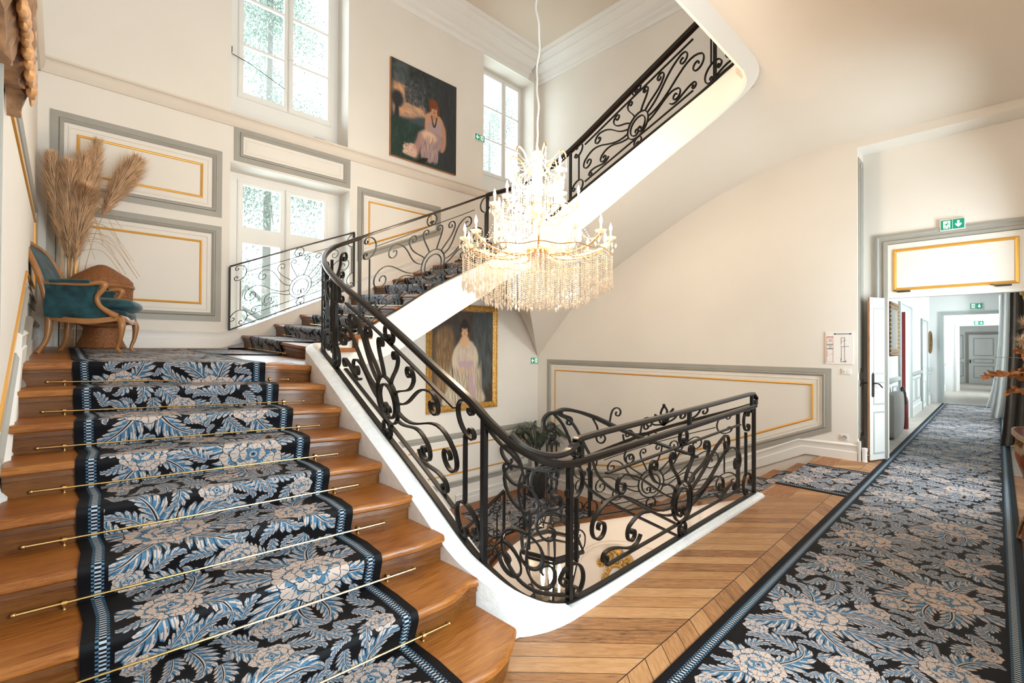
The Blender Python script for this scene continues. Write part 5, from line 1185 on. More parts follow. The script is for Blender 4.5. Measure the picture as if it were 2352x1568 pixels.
def picture(name, im, y0, y1, z0, z1, label, frame_w, fm, depth=.03, cat='painting', slant=None):
    t = thing(name, (XW, (y0+y1)/2, z0), label, cat)
    if frame_w:
        build('frame', ringmesh([(y0, z0), (y1, z0), (y1, z1), (y0, z1)], mapX, [(0, .0), (0, .05), (.02, .075), (.045, .06), (.06, .07), (frame_w-.02, .045), (frame_w, .03), (frame_w, .02)]), fm, t)
        # carved leaf beads round the frame
        mb = MB(); 
        for (a, b) in (((y0, z0), (y1, z0)), ((y1, z0), (y1, z1)), ((y1, z1), (y0, z1)), ((y0, z1), (y0, z0))):
            L = math.hypot(b[0]-a[0], b[1]-a[1]); n_ = int(L/.035); cx_, cz_ = (y0+y1)/2, (z0+z1)/2
            for i in range(n_+1):
                u = a[0]+(b[0]-a[0])*i/n_; v = a[1]+(b[1]-a[1])*i/n_
                u += .05*np.sign(cx_-u)*(abs(cx_-u) > (y1-y0)/2-.05); v += .05*np.sign(cz_-v)*(abs(cz_-v) > (z1-z0)/2-.05)
                mb.ball(mapX(u, v, .066), .017, 6, 4)
        build('carved_leaves', mb, fm, t, True)
    f = frame_w; q = [(y0+f, z0+f), (y1-f, z0+f), (y1-f, z1-f), (y0+f, z1-f)]
    mb = MB().add([mapX(a, b, depth) for a, b in q]+[mapX(a, b, .002) for a, b in q], [(0, 1, 2, 3), (0, 4, 5, 1), (1, 5, 6, 2), (2, 6, 7, 3), (3, 7, 4, 0)])
    build('canvas', mb, imgmat(name+'_paint', im, .55, .4), t, False, [(0, 0), (1, 0), (1, 1), (0, 1)]+[(.01, .01), (.99, .01), (.99, .99), (.01, .99)])
    return t
p1 = picture('painting', PIC1, 4.185, 5.63, 4.995, 6.74, 'unframed dark painting of a seated woman in a landscape, high on the window wall', 0, 'gilt', .045)
build('stretcher_edge', ringmesh([(4.18, 4.985), (5.635, 4.985), (5.635, 6.745), (4.18, 6.745)], mapX, [(0, .0), (0, .045), (.008, .048)]), 'cwood', p1)
picture('portrait_painting', PIC2, 4.985, 6.775, .29, 2.43, 'large portrait of a woman in a pale gown, in a carved gold frame', .125, 'gilt', .03)

# ================================================================== SIGNS AND WALL FITTINGS
def poly2(mb, pts, f, d0, d1): mb.prism(pts, f, d0, d1)
def exit_sign(mapf, u0, u1, v0, v1, label, arrow, manleft, grp, hang=.04):
    p = mapf((u0+u1)/2, (v0+v1)/2, 0); t = thing('exit_sign', p, label, 'sign', grp); w, h = u1-u0, v1-v0
    build('housing', MB().prism([(u0-.01, v0-.01), (u1+.01, v0-.01), (u1+.01, v1+.01), (u0-.01, v1+.01)], mapf, .0, hang), 'plastic', t)
    build('face', MB().prism([(u0, v0), (u1, v0), (u1, v1), (u0, v1)], mapf, hang, hang+.004), 'green', t)
    U = lambda a, b: (u0+a*w, v0+b*h); k = w*.5; mid = .5
    m0 = 0 if manleft else .5; a0 = .5 if manleft else 0
    mb = MB(); ac = a0+.25
    if arrow == 'down': P = [(-.05, .84), (.05, .84), (.05, .45), (.13, .58), (.13, .40), (0, .14), (-.13, .40), (-.13, .58), (-.05, .45)]
    elif arrow == 'left': P = [(-.17, .5), (-.06, .86), (.02, .86), (-.04, .6), (.16, .6), (.16, .4), (-.04, .4), (.02, .14), (-.06, .14)]
    mb.prism([U(ac+a, b) for a, b in P], mapf, hang+.004, hang+.007); build('arrow', mb, 'signw', t)
    mb = MB(); mb.prism([U(m0+.10, .10), U(m0+.40, .10), U(m0+.40, .90), U(m0+.10, .90)], mapf, hang+.004, hang+.006); build('doorway_symbol', mb, 'signw', t)
    mb = MB(); q = hang+.007; mx = m0+.25
    mb.prism([U(mx+.05+.028*math.cos(a), .76+.07*math.sin(a)) for a in np.linspace(0, 2*PI, 12)[:-1]], mapf, hang+.006, q)
    for P in ([(.0, .66), (.05, .62), (.0, .38), (-.05, .42)], [(.0, .64), (-.09, .60), (-.11, .48), (-.085, .47), (-.06, .54), (.0, .56)], [(.03, .62), (.08, .48), (.13, .50), (.13, .55), (.10, .55), (.06, .66)], [(-.05, .42), (-.02, .38), (-.06, .22), (-.16, .20), (-.16, .14), (-.03, .15)], [(-.03, .42), (.02, .38), (.08, .24), (.05, .10), (.10, .10), (.125, .26)]):
        mb.prism([U(mx+a, b) for a, b in P], mapf, hang+.006, q)
    build('running_figure', mb, 'green', t)
    build('divider', MB().prism([U(.495, .02), U(.505, .02), U(.505, .98), U(.495, .98)], mapf, hang+.004, hang+.007), 'signw', t)
    return t
exit_sign(mapD, -.525, -.30, 3.17, 3.295, 'green exit sign with running figure and down arrow above the corridor door', 'down', True, None)
exit_sign(mapX, 6.13, 6.37, 5.87, 5.99, 'small green exit sign beside the right upper window', 'left', False, None)
exit_sign(mapX, 7.82, 8.06, 1.19, 1.325, 'small green exit sign in the corner at the foot of the curved soffit', 'left', False, None)
exit_sign(lambda x, z, d: (x, 18.45-d, z), -.54, -.30, 2.70, 2.85, 'green exit sign over the second corridor opening', 'down', True, None)
exit_sign(lambda x, z, d: (x, 24.0-d, z), -.60, -.36, 2.44, 2.58, 'farthest green exit sign, over the white opening near the end door', 'down', True, None)
# evacuation plan
def text_mesh(s, size, mapm, mt, parent, name='lettering'):
    cu_ = bpy.data.curves.new(name, 'FONT'); cu_.body = s; cu_.size = size; cu_.align_x = 'CENTER'; cu_.extrude = .0006
    o = bpy.data.objects.new(name, cu_); COL.objects.link(o); bpy.context.view_layer.update()
    me = bpy.data.meshes.new_from_object(o.evaluated_get(bpy.context.evaluated_depsgraph_get())); bpy.data.objects.remove(o)
    me.transform(mapm); me.materials.clear(); me.materials.append(M[mt]); o = bpy.data.objects.new(name, me); COL.objects.link(o)
    o.parent = parent; o.matrix_parent_inverse = Matrix.Translation(-Vector(parent.location)); return o
ev = thing('evacuation_plan', (-1.59, YB, 1.36), 'white framed evacuation plan on the wall by the door', 'sign')
build('board', MB().box(-1.755, YB-.012, 1.36, -1.425, YB, 1.825), 'plastic', ev)
bx = lambda m, x0, z0, x1, z1, d=.0135: m.box(x0, YB-d, z0, x1, YB-.0119, z1)
m = MB(); bx(m, -1.655, 1.785, -1.445, 1.802); bx(m, -1.742, 1.64, -1.665, 1.648); bx(m, -1.742, 1.575, -1.665, 1.583)
for k in range(9): bx(m, -1.568, 1.42+.022*k, -1.562, 1.433+.022*k); bx(m, -1.528, 1.42+.022*k, -1.522, 1.433+.022*k)
for (a, b, c_, d_) in ((-1.57, 1.395, -1.565, 1.45), (-1.57, 1.39, -1.51, 1.395), (-1.525, 1.395, -1.505, 1.40), (-1.513, 1.395, -1.508, 1.42), (-1.568, 1.61, -1.515, 1.615), (-1.515, 1.612, -1.475, 1.617), (-1.568, 1.735, -1.53, 1.74), (-1.568, 1.64, -1.564, 1.74), (-1.528, 1.62, -1.524, 1.745), (-1.56, 1.68, -1.54, 1.685), (-1.545, 1.70, -1.51, 1.704), (-1.55, 1.40, -1.52, 1.404)): bx(m, a, b, c_, d_)
for k in range(9): bx(m, -1.72, 1.72-.014*k if k < 4 else 1.63-.014*(k-4), -1.68, 1.724-.014*k if k < 4 else 1.634-.014*(k-4))
build('plan_drawing', m, 'ink', ev)
m = MB(); bx(m, -1.742, 1.745, -1.665, 1.757); bx(m, -1.745, 1.385, -1.742, 1.757); bx(m, -1.665, 1.385, -1.662, 1.757); bx(m, -1.745, 1.385, -1.662, 1.388); bx(m, -1.742, 1.50, -1.665, 1.503)
for k in range(6): bx(m, -1.738, 1.725-.05*k, -1.728, 1.735-.05*k)
bx(m, -1.73, 1.79, -1.722, 1.798); bx(m, -1.66, 1.388, -1.655, 1.393); build('red_markings', m, 'rink', ev)
rotB = Matrix.Translation((-1.55, YB-.0136, 1.788))@Matrix.Rotation(PI/2, 4, 'X')
text_mesh("PLAN D'EVACUATION", .0155, rotB, 'signw', ev)
sw = thing('wall_switch', (-1.50, YB, 1.25), 'white double switch plate under the evacuation plan', 'switch')
build('plate', MB().box(-1.555, YB-.012, 1.215, -1.45, YB, 1.295), 'plastic', sw)
for x in (-1.53, -1.495): build('rocker', MB().box(x, YB-.018, 1.23, x+.028, YB-.012, 1.28), 'plastic', sw)
so = thing('wall_socket', (-1.53, YB, .31), 'white wall socket above the skirting by the door', 'socket')
build('plate', MB().box(-1.573, YB-.012, .27, -1.487, YB, .352), 'plastic', so)
m = MB().tube([(-1.53+.027*math.cos(a), YB-.014, .311+.027*math.sin(a)) for a in np.linspace(0, 2*PI, 16)[:-1]], .004, 5, True); build('socket_ring', m, 'box', so, True)
m = MB(); [m.tube([(x, YB-.016, .309), (x, YB-.011, .309)], .005, 6) for x in (-1.54, -1.52)]; m.tube([(-1.53, YB-.02, .325), (-1.53, YB-.011, .325)], .004, 6); build('socket_holes', m, 'ink', so)

# ================================================================== ARMCHAIR
chm = Matrix.Translation((-6.17, .215, 0))@Matrix.Rotation(math.radians(75), 4, 'Z')
CZ0 = 1.512
ch = thing('armchair', (-6.17, .215, CZ0), 'teal damask armchair with curved wooden frame on the landing', 'armchair')
def cput(name, mb, m, smooth=True, par=None):
    mb.v = [tuple(chm @ Vector((v[0], v[1], v[2]+CZ0+(.02 if False else 0)))) for v in mb.v]; return build(name, mb, m, par or ch, smooth)
# local: x forward (rear legs x=-.25, front legs x=.25), y left, +-.30
sec = lambda r: [(r*math.cos(a), r*.8*math.sin(a)) for a in np.linspace(0, 2*PI, 9)[:-1]]
def rod_(pts, rr, n=6, seg=10):
    c_ = crom(pts, n); m = MB(); r_ = np.interp(np.linspace(0, 1, len(c_)), np.linspace(0, 1, len(rr)), rr); m.tube([tuple(p) for p in c_], list(r_), seg); return m
for s in (-1, 1):
    cput('front_leg', rod_([(.27, s*.29, .33), (.29, s*.30, .26), (.28, s*.295, .14), (.255, s*.285, .05), (.275, s*.295, .012), (.29, s*.30, .006)], [.030, .030, .019, .013, .018, .013]), 'cwood')
    cput('rear_leg', rod_([(-.24, s*.25, .36), (-.24, s*.25, .25), (-.255, s*.255, .12), (-.30, s*.265, .02), (-.31, s*.27, .0)], [.028, .028, .021, .020, .022]), 'cwood')
    ar = cput('arm_frame', rod_([(-.27, s*.27, .63), (-.15, s*.30, .635), (.02, s*.32, .635), (.12, s*.325, .655), (.16, s*.325, .645), (.155, s*.325, .60), (.11, s*.32, .52), (.13, s*.315, .44), (.20, s*.31, .38), (.25, s*.30, .345)], [.02, .018, .018, .022, .028, .022, .020, .020, .026, .034]), 'cwood')
    pd = MB().sweep(crom([(-.22, s*.30, .655), (-.05, s*.315, .66), (.06, s*.32, .66)], 5), [(.032*math.cos(a), .020*math.sin(a)) for a in np.linspace(0, 2*PI, 11)[:-1]]); cput('arm_pad', pd, 'velvet', par=None)
    sp = [(-.26, .33), (-.265, .62), (.12, .635), (.09, .52), (.12, .43), (.20, .37), (.15, .335), (-.05, .31)]
    m = MB().prism(sp, lambda u, v, d, s=s: (u, s*(.285+d)+s*.015*max(0, u), v), 0, .018); cput('side_panel', m, 'velvet', False)
    m = MB(); 
    for i, p in enumerate(crom([(.12, s*.318, .628), (.085, s*.316, .52), (.11, s*.313, .43), (.195, s*.31, .368)], 8)): m.ball(tuple(p), .0045, 5, 4)
    for p in crom([(-.24, s*.305, .618), (.0, s*.318, .622), (.11, s*.322, .632)], 10): m.ball(tuple(p), .0045, 5, 4)
    cput('nail_trim', m, 'dark')
for a, b, nm in ((-1, 1, 'front_rail'),):
    cput(nm, MB().sweep(crom([(.27, -.29, .335), (.30, -.20, .32), (.31, -.08, .30), (.315, 0, .31), (.31, .08, .30), (.30, .20, .32), (.27, .29, .335)], 5), [(-.018, -.026), (.018, -.026), (.022, 0), (.014, .026), (-.018, .026)]), 'cwood')
for s in (-1, 1): cput('side_rail', MB().sweep(crom([(-.24, s*.25, .325), (-.08, s*.30, .30), (.08, s*.31, .295), (.27, s*.295, .33)], 5), [(-.018, -.022), (.018, -.022), (.022, 0), (.014, .026), (-.018, .026)]), 'cwood')
cput('rear_rail', MB().sweep([(-.245, -.25, .33), (-.25, 0, .33), (-.245, .25, .33)], [(-.015, -.03), (.015, -.03), (.015, .03), (-.015, .03)]), 'cwood')
# curved backrest: arched wooden frame with upholstered panel
def bk(u, v): # u -1..1 across, v 0..1 up
    z = .36+.66*v; x = -.245-.02*v-.17*v*v+.05*(1-abs(u))*0-.045*(1-u*u)*.6; y = .27*u*(1+.06*math.sin(PI*v)); return (x, y, z)
fr = [(-1, 0), (-1, .3), (-1.02, .6), (-.98, .82), (-.75, .95), (-.4, 1.0), (0, 1.02), (.4, 1.0), (.75, .95), (.98, .82), (1.02, .6), (1, .3), (1, 0)]
cput('back_frame', rod_([bk(*p) for p in fr], [.024]*5, 5), 'cwood')
vs = []; fs = []; nu_, nv_ = 12, 14
for i in range(nv_+1):
    for j in range(nu_+1):
        u = -.93+1.86*j/nu_; v = .02+.95*i/nv_; v = min(v, 1.0-.09*abs(u)**3); b_ = bk(u, v); q = math.sin(PI*j/nu_)*math.sin(PI*min(1, i/nv_+.05)); vs.append((b_[0]+.012+.05*max(0, q)**.6, b_[1], b_[2]))
n0 = len(vs)
for i in range(nv_+1):
    for j in range(nu_+1):
        u = -.93+1.86*j/nu_; v = .02+.95*i/nv_; v = min(v, 1.0-.09*abs(u)**3); b_ = bk(u, v); q = math.sin(PI*j/nu_)*math.sin(PI*min(1, i/nv_+.05)); vs.append((b_[0]-.008-.012*max(0, q)**.6, b_[1], b_[2]))
k = nu_+1
fs = [(i*k+j, i*k+j+1, (i+1)*k+j+1, (i+1)*k+j) for i in range(nv_) for j in range(nu_)]+[(n0+i*k+j, n0+(i+1)*k+j, n0+(i+1)*k+j+1, n0+i*k+j+1) for i in range(nv_) for j in range(nu_)]
cput('back_upholstery', MB().add(vs, fs), 'velvet')
def pillow(cx, cy, cz, sx, sy, sz, pw=.35, n=18, m_=12):
    vs = []
    for i in range(m_+1):
        ph = -PI/2+PI*i/m_
        for j in range(n):
            th = 2*PI*j/n; e = lambda c, p: (abs(c)**p)*(1 if c >= 0 else -1)
            vs.append((cx+sx*e(math.cos(ph), pw*1.4)*e(math.cos(th), pw), cy+sy*e(math.cos(ph), pw*1.4)*e(math.sin(th), pw), cz+sz*e(math.sin(ph), .9)))
    return MB().add(vs, [(i*n+j, i*n+(j+1) % n, (i+1)*n+(j+1) % n, (i+1)*n+j) for i in range(m_) for j in range(n)])
cput('seat_base', pillow(.03, 0, .372, .29, .28, .058), 'velvet'); cs = cput('seat_cushion', pillow(.075, 0, .462, .30, .265, .072), 'velvet')

# ================================================================== WICKER BASKET, PAMPAS GRASS
bz = onl_z(-7.05, .34)
bs = thing('wicker_basket', (-7.08, .33, bz), 'tall lidded wicker basket with a flared foot behind the armchair', 'basket')
wprof = [(0, 0), (.215, 0), (.225, .015), (.20, .07), (.165, .16), (.155, .23), (.18, .26), (.225, .28)]
build('foot', MB().lathe(wprof, (-7.08, .33, bz), 28), 'wicker', bs, True)
def weave(r0, z0, r1, z1, rows_, n_):
    vs = []; fs = []
    seg = n_*4
    for i in range(rows_*4+1):
        t = i/(rows_*4); r = r0+(r1-r0)*t; r += .012*math.sin(PI*t)
        for j in range(seg):
            a = 2*PI*j/seg; bump = .007*abs(math.sin(PI*t*rows_))*(1 if (int(t*rows_*.999)+(j//2)) % 2 else .25)
            vs.append(((r+bump)*math.cos(a)-7.08, (r+bump)*math.sin(a)+.33, bz+z0+(z1-z0)*t))
    for i in range(rows_*4):
        for j in range(seg): fs.append((i*seg+j, i*seg+(j+1) % seg, (i+1)*seg+(j+1) % seg, (i+1)*seg+j))
    return MB().add(vs, fs)
build('woven_body', weave(.225, .27, .275, .70, 17, 22), 'wicker', bs, True)
ld = build('lid', MB().lathe([(.285, .685), (.292, .70), (.292, .72), (.283, .725), (.278, .765), (.235, .815), (.16, .87), (.09, .92), (.045, .945), (.02, .952), (0, .953)], (-7.08, .33, bz), 32), 'wicker', bs, True)
build('rim_band', MB().tube([(-7.08+.285*math.cos(a), 0.33+.285*math.sin(a), bz+.705) for a in np.linspace(0, 2*PI, 33)[:-1]], .012, 6, True), 'cwood', ld, True)
vx, vy = -7.22, .05; vz = onl_z(vx, vy)
va = thing('pampas_vase', (vx, vy, vz), 'clear cylinder vase holding tall dried pampas grass in the corner', 'vase')
build('glass_body', MB().lathe([(0, .01), (.06, .01), (.065, 0), (.075, .02), (.075, .55), (.078, .56), (.072, .56), (.07, .03), (0, .025)], (vx, vy, vz), 20), 'lglass', va, True)
pg = thing('pampas_bouquet', (vx, vy, vz+.02), 'bunch of tall beige dried pampas grass with thin bent stems', 'dried grass')
def plume(base, tip, ctrl, L0, wmax, n, seed):
    r_ = np.random.RandomState(seed); c_ = np.array(crom([base, ctrl, tip], 14)); st = MB(); st.tube([tuple(p) for p in c_], [.0045]*10+[.003]*(len(c_)-10), 5)
    so_ = build('stem', st, 'straw', pg, True)
    d = np.r_[0, np.cumsum(np.linalg.norm(np.diff(c_, axis=0), axis=1))]; tot = d[-1]; vs = []; fs = []
    for i in range(n):
        t = r_.rand()**.9; s_ = tot-L0*(1-t); p = np.array([np.interp(s_, d, c_[:, q]) for q in range(3)])
        ax = np.array([np.interp(min(tot, s_+.02), d, c_[:, q])-np.interp(s_-.02, d, c_[:, q]) for q in range(3)]); ax /= np.linalg.norm(ax)+1e-9
        w = 1.0*wmax*math.sin(PI*min(1, (1-t)*.86+.10))**.8; a = r_.uniform(0, 6.283); o = np.cross(ax, (1, 0, .1)); o /= np.linalg.norm(o); o2 = np.cross(ax, o)
        out = (o*math.cos(a)+o2*math.sin(a)); ln = w*r_.uniform(.7, 1.25); up = r_.uniform(.7, 1.5)
        m1 = p+out*ln*.5+ax*ln*up*.45; e = p+out*ln*.95+ax*ln*up*1.15-np.array([0, 0, .03*r_.rand()]); sd = np.cross(out, ax)*r_.uniform(.0010, .0024)
        b = len(vs); vs += [tuple(p-sd), tuple(p+sd), tuple(m1+sd*1.3), tuple(m1-sd*1.3), tuple(e)]; fs += [(b, b+1, b+2, b+3), (b+3, b+2, b+4)]
    build('plume', MB().add(vs, fs), 'pampas', so_)
for i, (y, dx, zt, L0, w, cy_) in enumerate(((-.10, .10, 3.62, .95, .13, -.04), (.05, .16, 3.55, 1.05, .16, .0), (.16, .05, 3.70, 1.0, .15, .05), (.28, .02, 3.90, 1.05, .12, .08), (.50, .10, 3.72, .75, .17, .10), (.02, .02, 3.45, .9, .15, .0), (.20, .2, 3.30, .85, .17, .06))):
    plume((vx, vy, vz+.03), (vx+dx+.1, y+(.12 if i == 4 else 0), zt+(.03 if i == 4 else 0)), (vx+dx*.5, vy+(y-vy)*.45+cy_*.3, vz+1.35), L0, w, 3200, 20+i)
m = MB()
for i in range(16):
    a = rng.uniform(-.3, 2.6); L = rng.uniform(.35, .95); z0_ = rng.uniform(1.0, 1.6); sx_, sy_ = math.cos(a)*.35, abs(math.sin(a))
    m.tube([tuple(p) for p in crom([(vx, vy, vz+.5), (vx+sx_*L*.15, vy+sy_*L*.1, vz+z0_), (vx+sx_*L*.5+.05, vy+sy_*L*.55, vz+z0_+.10), (vx+sx_*L*.8+.05, vy+sy_*L, vz+z0_-.15-.2*rng.rand())], 6)], .0022, 4)
build('thin_grass_stems', m, 'straw', pg, True)

# ================================================================== CARVED FRAME ON THE LEFT WALL
cvf = thing('carved_frame', (-2.9, YL, 2.8), 'heavy carved and gilded wooden frame high on the left wall, cut by the photo edge', 'frame')
vs = []; fs = []; NX, NZ = 46, 40
def cd_(x, z):
    u = (x+3.50)/1.6; v = (z-2.78)/1.7; e = min(u*1.6, v*1.7)
    b_ = .055+.045*min(1, max(0, e)/.16)
    return b_+.016*math.sin(x*31+2*math.sin(z*13))*math.sin(z*37+1.5*math.sin(x*17))*min(1, e/.06)+.010*math.sin(x*73)*math.sin(z*61)*min(1, e/.06)
for i in range(NZ+1):
    for j in range(NX+1):
        u, v = j/NX, i/NZ; x = -3.50+1.6*u; z = 2.79+1.7*v+(.05*math.sin(u*9)+.03*math.sin(u*23))*(1-v)**6-.03*(u < .04)*(1-v)**6; x2 = x+(.03*math.sin(v*14))*(1-u)**8
        vs.append((x2, YL+cd_(x2, z), z))
k = NX+1; n0 = len(vs); vs += [(v[0], YL+.005, v[2]) for v in vs]
fs = [(i*k+j, i*k+j+1, (i+1)*k+j+1, (i+1)*k+j) for i in range(NZ) for j in range(NX)]
ed = [j for j in range(k)]+[i*k+NX for i in range(1, NZ+1)]+[NZ*k+j for j in range(NX-1, -1, -1)]+[i*k for i in range(NZ-1, 0, -1)]
fs += [(ed[i], n0+ed[i], n0+ed[(i+1) % len(ed)], ed[(i+1) % len(ed)]) for i in range(len(ed))]
build('carved_panel', MB().add(vs, fs), 'carved', cvf, True)
m = MB()
for i in range(60):
    t = i/59; x = -3.44+.06*math.sin(i*1.3); z = 2.86+1.6*t; m.ball((x, YL+.095, z), .024+.010*math.sin(i*2.1), 7, 5, (.8+.5*math.sin(i*1.9), .45, 2.0))
for i in range(50):
    t = i/49; x = -3.40+1.5*t; z = 2.87+.03*math.sin(i*1.7); m.ball((x, YL+.10, z), .028+.010*math.sin(i*2.7), 7, 5, (1.3, .6, 1))
build('gilded_leaf_band', m, 'carvedg', cvf, True)

# ================================================================== CHANDELIER
QX, QY = -3.72, 3.98
cl = thing('chandelier', (QX, QY, 3.9), 'huge glowing crystal chandelier with three tiers of candle bulbs, hanging in the stairwell', 'chandelier')
zc = np.linspace(3.92, TOPZ, 90); m = MB(); m.tube([(QX+.022*math.sin(z*7.5)+.008*math.sin(z*19), QY+.016*math.cos(z*6.3), z) for z in zc], .011, 6); build('cable', m, 'linen', cl, True)
m = MB().lathe([(0, 3.93), (.012, 3.92), (.02, 3.88), (.05, 3.86), (.07, 3.82), (.03, 3.76), (.025, 3.66), (.05, 3.60), (.03, 3.5), (.03, 3.3), (.07, 3.2), (.03, 3.1), (.03, 2.9), (.09, 2.8), (.13, 2.7), (.10, 2.6), (.04, 2.5), (.02, 2.42), (0, 2.40)], (QX, QY, 0), 18); build('stem', m, 'crystal', cl, True)
m = MB().lathe([(0, 2.74), (.14, 2.73), (.16, 2.70), (.14, 2.67), (0, 2.66)], (QX, QY, 0), 20).lathe([(0, 3.17), (.10, 3.16), (.11, 3.14), (.10, 3.12), (0, 3.11)], (QX, QY, 0), 16).lathe([(0, 3.80), (.05, 3.795), (.06, 3.78), (.03, 3.76), (0, 3.755)], (QX, QY, 0), 14)
for r, z in ((.86, 2.62), (.60, 2.56), (.46, 3.12), (.26, 3.52)): m.tube([(QX+r*math.cos(a), QY+r*math.sin(a), z+.012*math.sin(a*14)) for a in np.linspace(0, 2*PI, 113)[:-1]], .0055, 6, True)
build('hoops', m, 'chgold', cl, True)
def bead(mb, p, r, l=1.0):
    x, y, z = p; mb.add([(x+r, y, z), (x, y+r, z), (x-r, y, z), (x, y-r, z), (x, y, z+r*l), (x, y, z-r*l)], [(0, 1, 4), (1, 2, 4), (2, 3, 4), (3, 0, 4), (1, 0, 5), (2, 1, 5), (3, 2, 5), (0, 3, 5)])
def strand(mb, x, y, z, L, r=.0085, drop=True):
    n = max(2, int(L/.024)); 
    for i in range(n): bead(mb, (x, y, z-.024*i), r)
    if drop: bead(mb, (x, y, z-.024*n-.025), .017, 2.1)
bulb_src = None
def tier(nA, r, zcup, z0, arm_r, ph, sag):
    for i in range(nA):
        a = 2*PI*i/nA+ph; ca, sa = math.cos(a), math.sin(a)
        P = crom([(QX+ca*.05, QY+sa*.05, z0), (QX+ca*r*.35, QY+sa*r*.35, z0-sag), (QX+ca*r*.78, QY+sa*r*.78, zcup-.13), (QX+ca*r, QY+sa*r, zcup-.02)], 6)
        build('arm', MB().tube([tuple(p) for p in P], arm_r, 6), 'crystal' if i % 2 else 'chgold', cl, True)
        c0 = (QX+ca*r, QY+sa*r, 0)
        cup = build('candle_cup', MB().lathe([(0, zcup-.02), (.02, zcup-.02), (.055, zcup+.005), (.062, zcup+.018), (.05, zcup+.012), (.016, zcup), (0, zcup)], c0, 12), 'crystal', cl, True)
        cn = build('candle', MB().lathe([(0, zcup), (.012, zcup), (.012, zcup+.085), (0, zcup+.085)], c0, 8), 'candle', cl, True)
        build('bulb', MB().lathe([(0, zcup+.085), (.011, zcup+.092), (.017, zcup+.115), (.011, zcup+.145), (0, zcup+.18)], c0, 8), 'bulb', cn, True)
        for k_ in range(5):
            b = a+2*PI*k_/5; m = MB(); strand(cupm, c0[0]+.055*math.cos(b), c0[1]+.055*math.sin(b), zcup-.005, .07+.03*(k_ % 2), .007)
cupm = MB()
tier(14, .84, 2.80, 2.72, .012, .1, .10)
tier(10, .50, 3.22, 3.15, .011, .35, .08)
tier(6, .30, 3.58, 3.50, .010, .2, .06)
for i in range(6):
    a = 2*PI*i/6+.5; ca, sa = math.cos(a), math.sin(a)
    P = crom([(QX+ca*.03, QY+sa*.03, 3.62), (QX+ca*.12, QY+sa*.12, 3.62), (QX+ca*.20, QY+sa*.20, 3.78), (QX+ca*.30, QY+sa*.30, 3.84), (QX+ca*.34, QY+sa*.34, 3.78)], 6)
    build('crown_hook', MB().tube([tuple(p) for p in P], .010, 6), 'chgold', cl, True); strand(cupm, QX+ca*.34, QY+sa*.34, 3.76, .14)
# strands: the outermost curtain as single parts, the inner mass as stuff
proto = {}
def strand_part(x, y, z, L):
    key = round(L, 2)
    if key not in proto:
        mb = MB(); strand(mb, 0, 0, 0, key); me = bpy.data.meshes.new('crystal_strand'); me.from_pydata(mb.v, [], mb.f); me.materials.append(M['crystal']); proto[key] = me
    o = bpy.data.objects.new('crystal_strand', proto[key]); COL.objects.link(o); o.parent = cl; o.location = (x-QX, y-QY, z-3.9)
for i in range(92):
    a = 2*PI*i/92; r = .86; strand_part(QX+r*math.cos(a), QY+r*math.sin(a), 2.60, .28+.05*((i*7) % 4)/3)
mb = cupm
for r, n, z, L, dL in ((.80, 84, 2.60, .32, .05), (.70, 76, 2.58, .37, .06), (.60, 66, 2.56, .42, .06), (.48, 54, 2.54, .44, .06), (.34, 40, 2.52, .44, .05), (.20, 24, 2.5, .42, .05), (.50, 64, 3.12, .24, .08), (.42, 48, 3.12, .30, .08), (.32, 40, 3.10, .36, .06), (.20, 24, 3.05, .36, .06), (.29, 38, 3.52, .22, .06), (.22, 28, 3.50, .26, .05), (.12, 16, 3.48, .3, .05)):
    for i in range(n):
        a = 2*PI*(i+.37*((i*13) % 5)/5)/n; strand(mb, QX+r*math.cos(a), QY+r*math.sin(a), z, L+dL*(((i*11) % 7)/7-.3))
# swags between the tiers
def swag(p, q, s_):
    n = int((Vector(q)-Vector(p)).length*1.15/.022)
    for i in range(n+1):
        t = i/n; bead(mb, (p[0]+(q[0]-p[0])*t, p[1]+(q[1]-p[1])*t, p[2]+(q[2]-p[2])*t-s_*math.sin(PI*t)), .008)
for i in range(14):
    a, b = 2*PI*i/14+.1, 2*PI*(i+1)/14+.1
    swag((QX+.84*math.cos(a), QY+.84*math.sin(a), 2.79), (QX+.84*math.cos(b), QY+.84*math.sin(b), 2.79), .09); swag((QX+.84*math.cos(a), QY+.84*math.sin(a), 2.78), (QX+.48*math.cos(a), QY+.48*math.sin(a), 3.08), .16)
    swag((QX+.10*math.cos(a), QY+.10*math.sin(a), 3.15), (QX+.60*math.cos(a), QY+.60*math.sin(a), 2.58), .12)
for i in range(10):
    a, b = 2*PI*i/10+.35, 2*PI*(i+1)/10+.35
    swag((QX+.50*math.cos(a), QY+.50*math.sin(a), 3.20), (QX+.50*math.cos(b), QY+.50*math.sin(b), 3.20), .09); swag((QX+.50*math.cos(a), QY+.50*math.sin(a), 3.20), (QX+.20*math.cos(a), QY+.20*math.sin(a), 3.52), .12)
for i in range(12):
    a = 2*PI*i/12; swag((QX+.03*math.cos(a), QY+.03*math.sin(a), 3.80), (QX+.27*math.cos(a), QY+.27*math.sin(a), 3.52), .05); swag((QX+.33*math.cos(a), QY+.33*math.sin(a), 3.77), (QX+.05*math.cos(a), QY+.05*math.sin(a), 3.80), .08)
o = build('crystal_strands', mb, 'crystal', cl); o['kind'] = 'stuff'
for z, e, r in ((2.90, 130, .5), (3.34, 100, .3), (3.70, 50, .18)):
    for j in range(3):
        a = 2*PI*j/3+z; pl = bpy.data.lights.new('candle_light', 'POINT'); pl.energy = e/3; pl.color = (1, .80, .58); pl.shadow_soft_size = .12
        po = bpy.data.objects.new('candle_light', pl); COL.objects.link(po); po.location = (QX+r*math.cos(a), QY+r*math.sin(a), z)

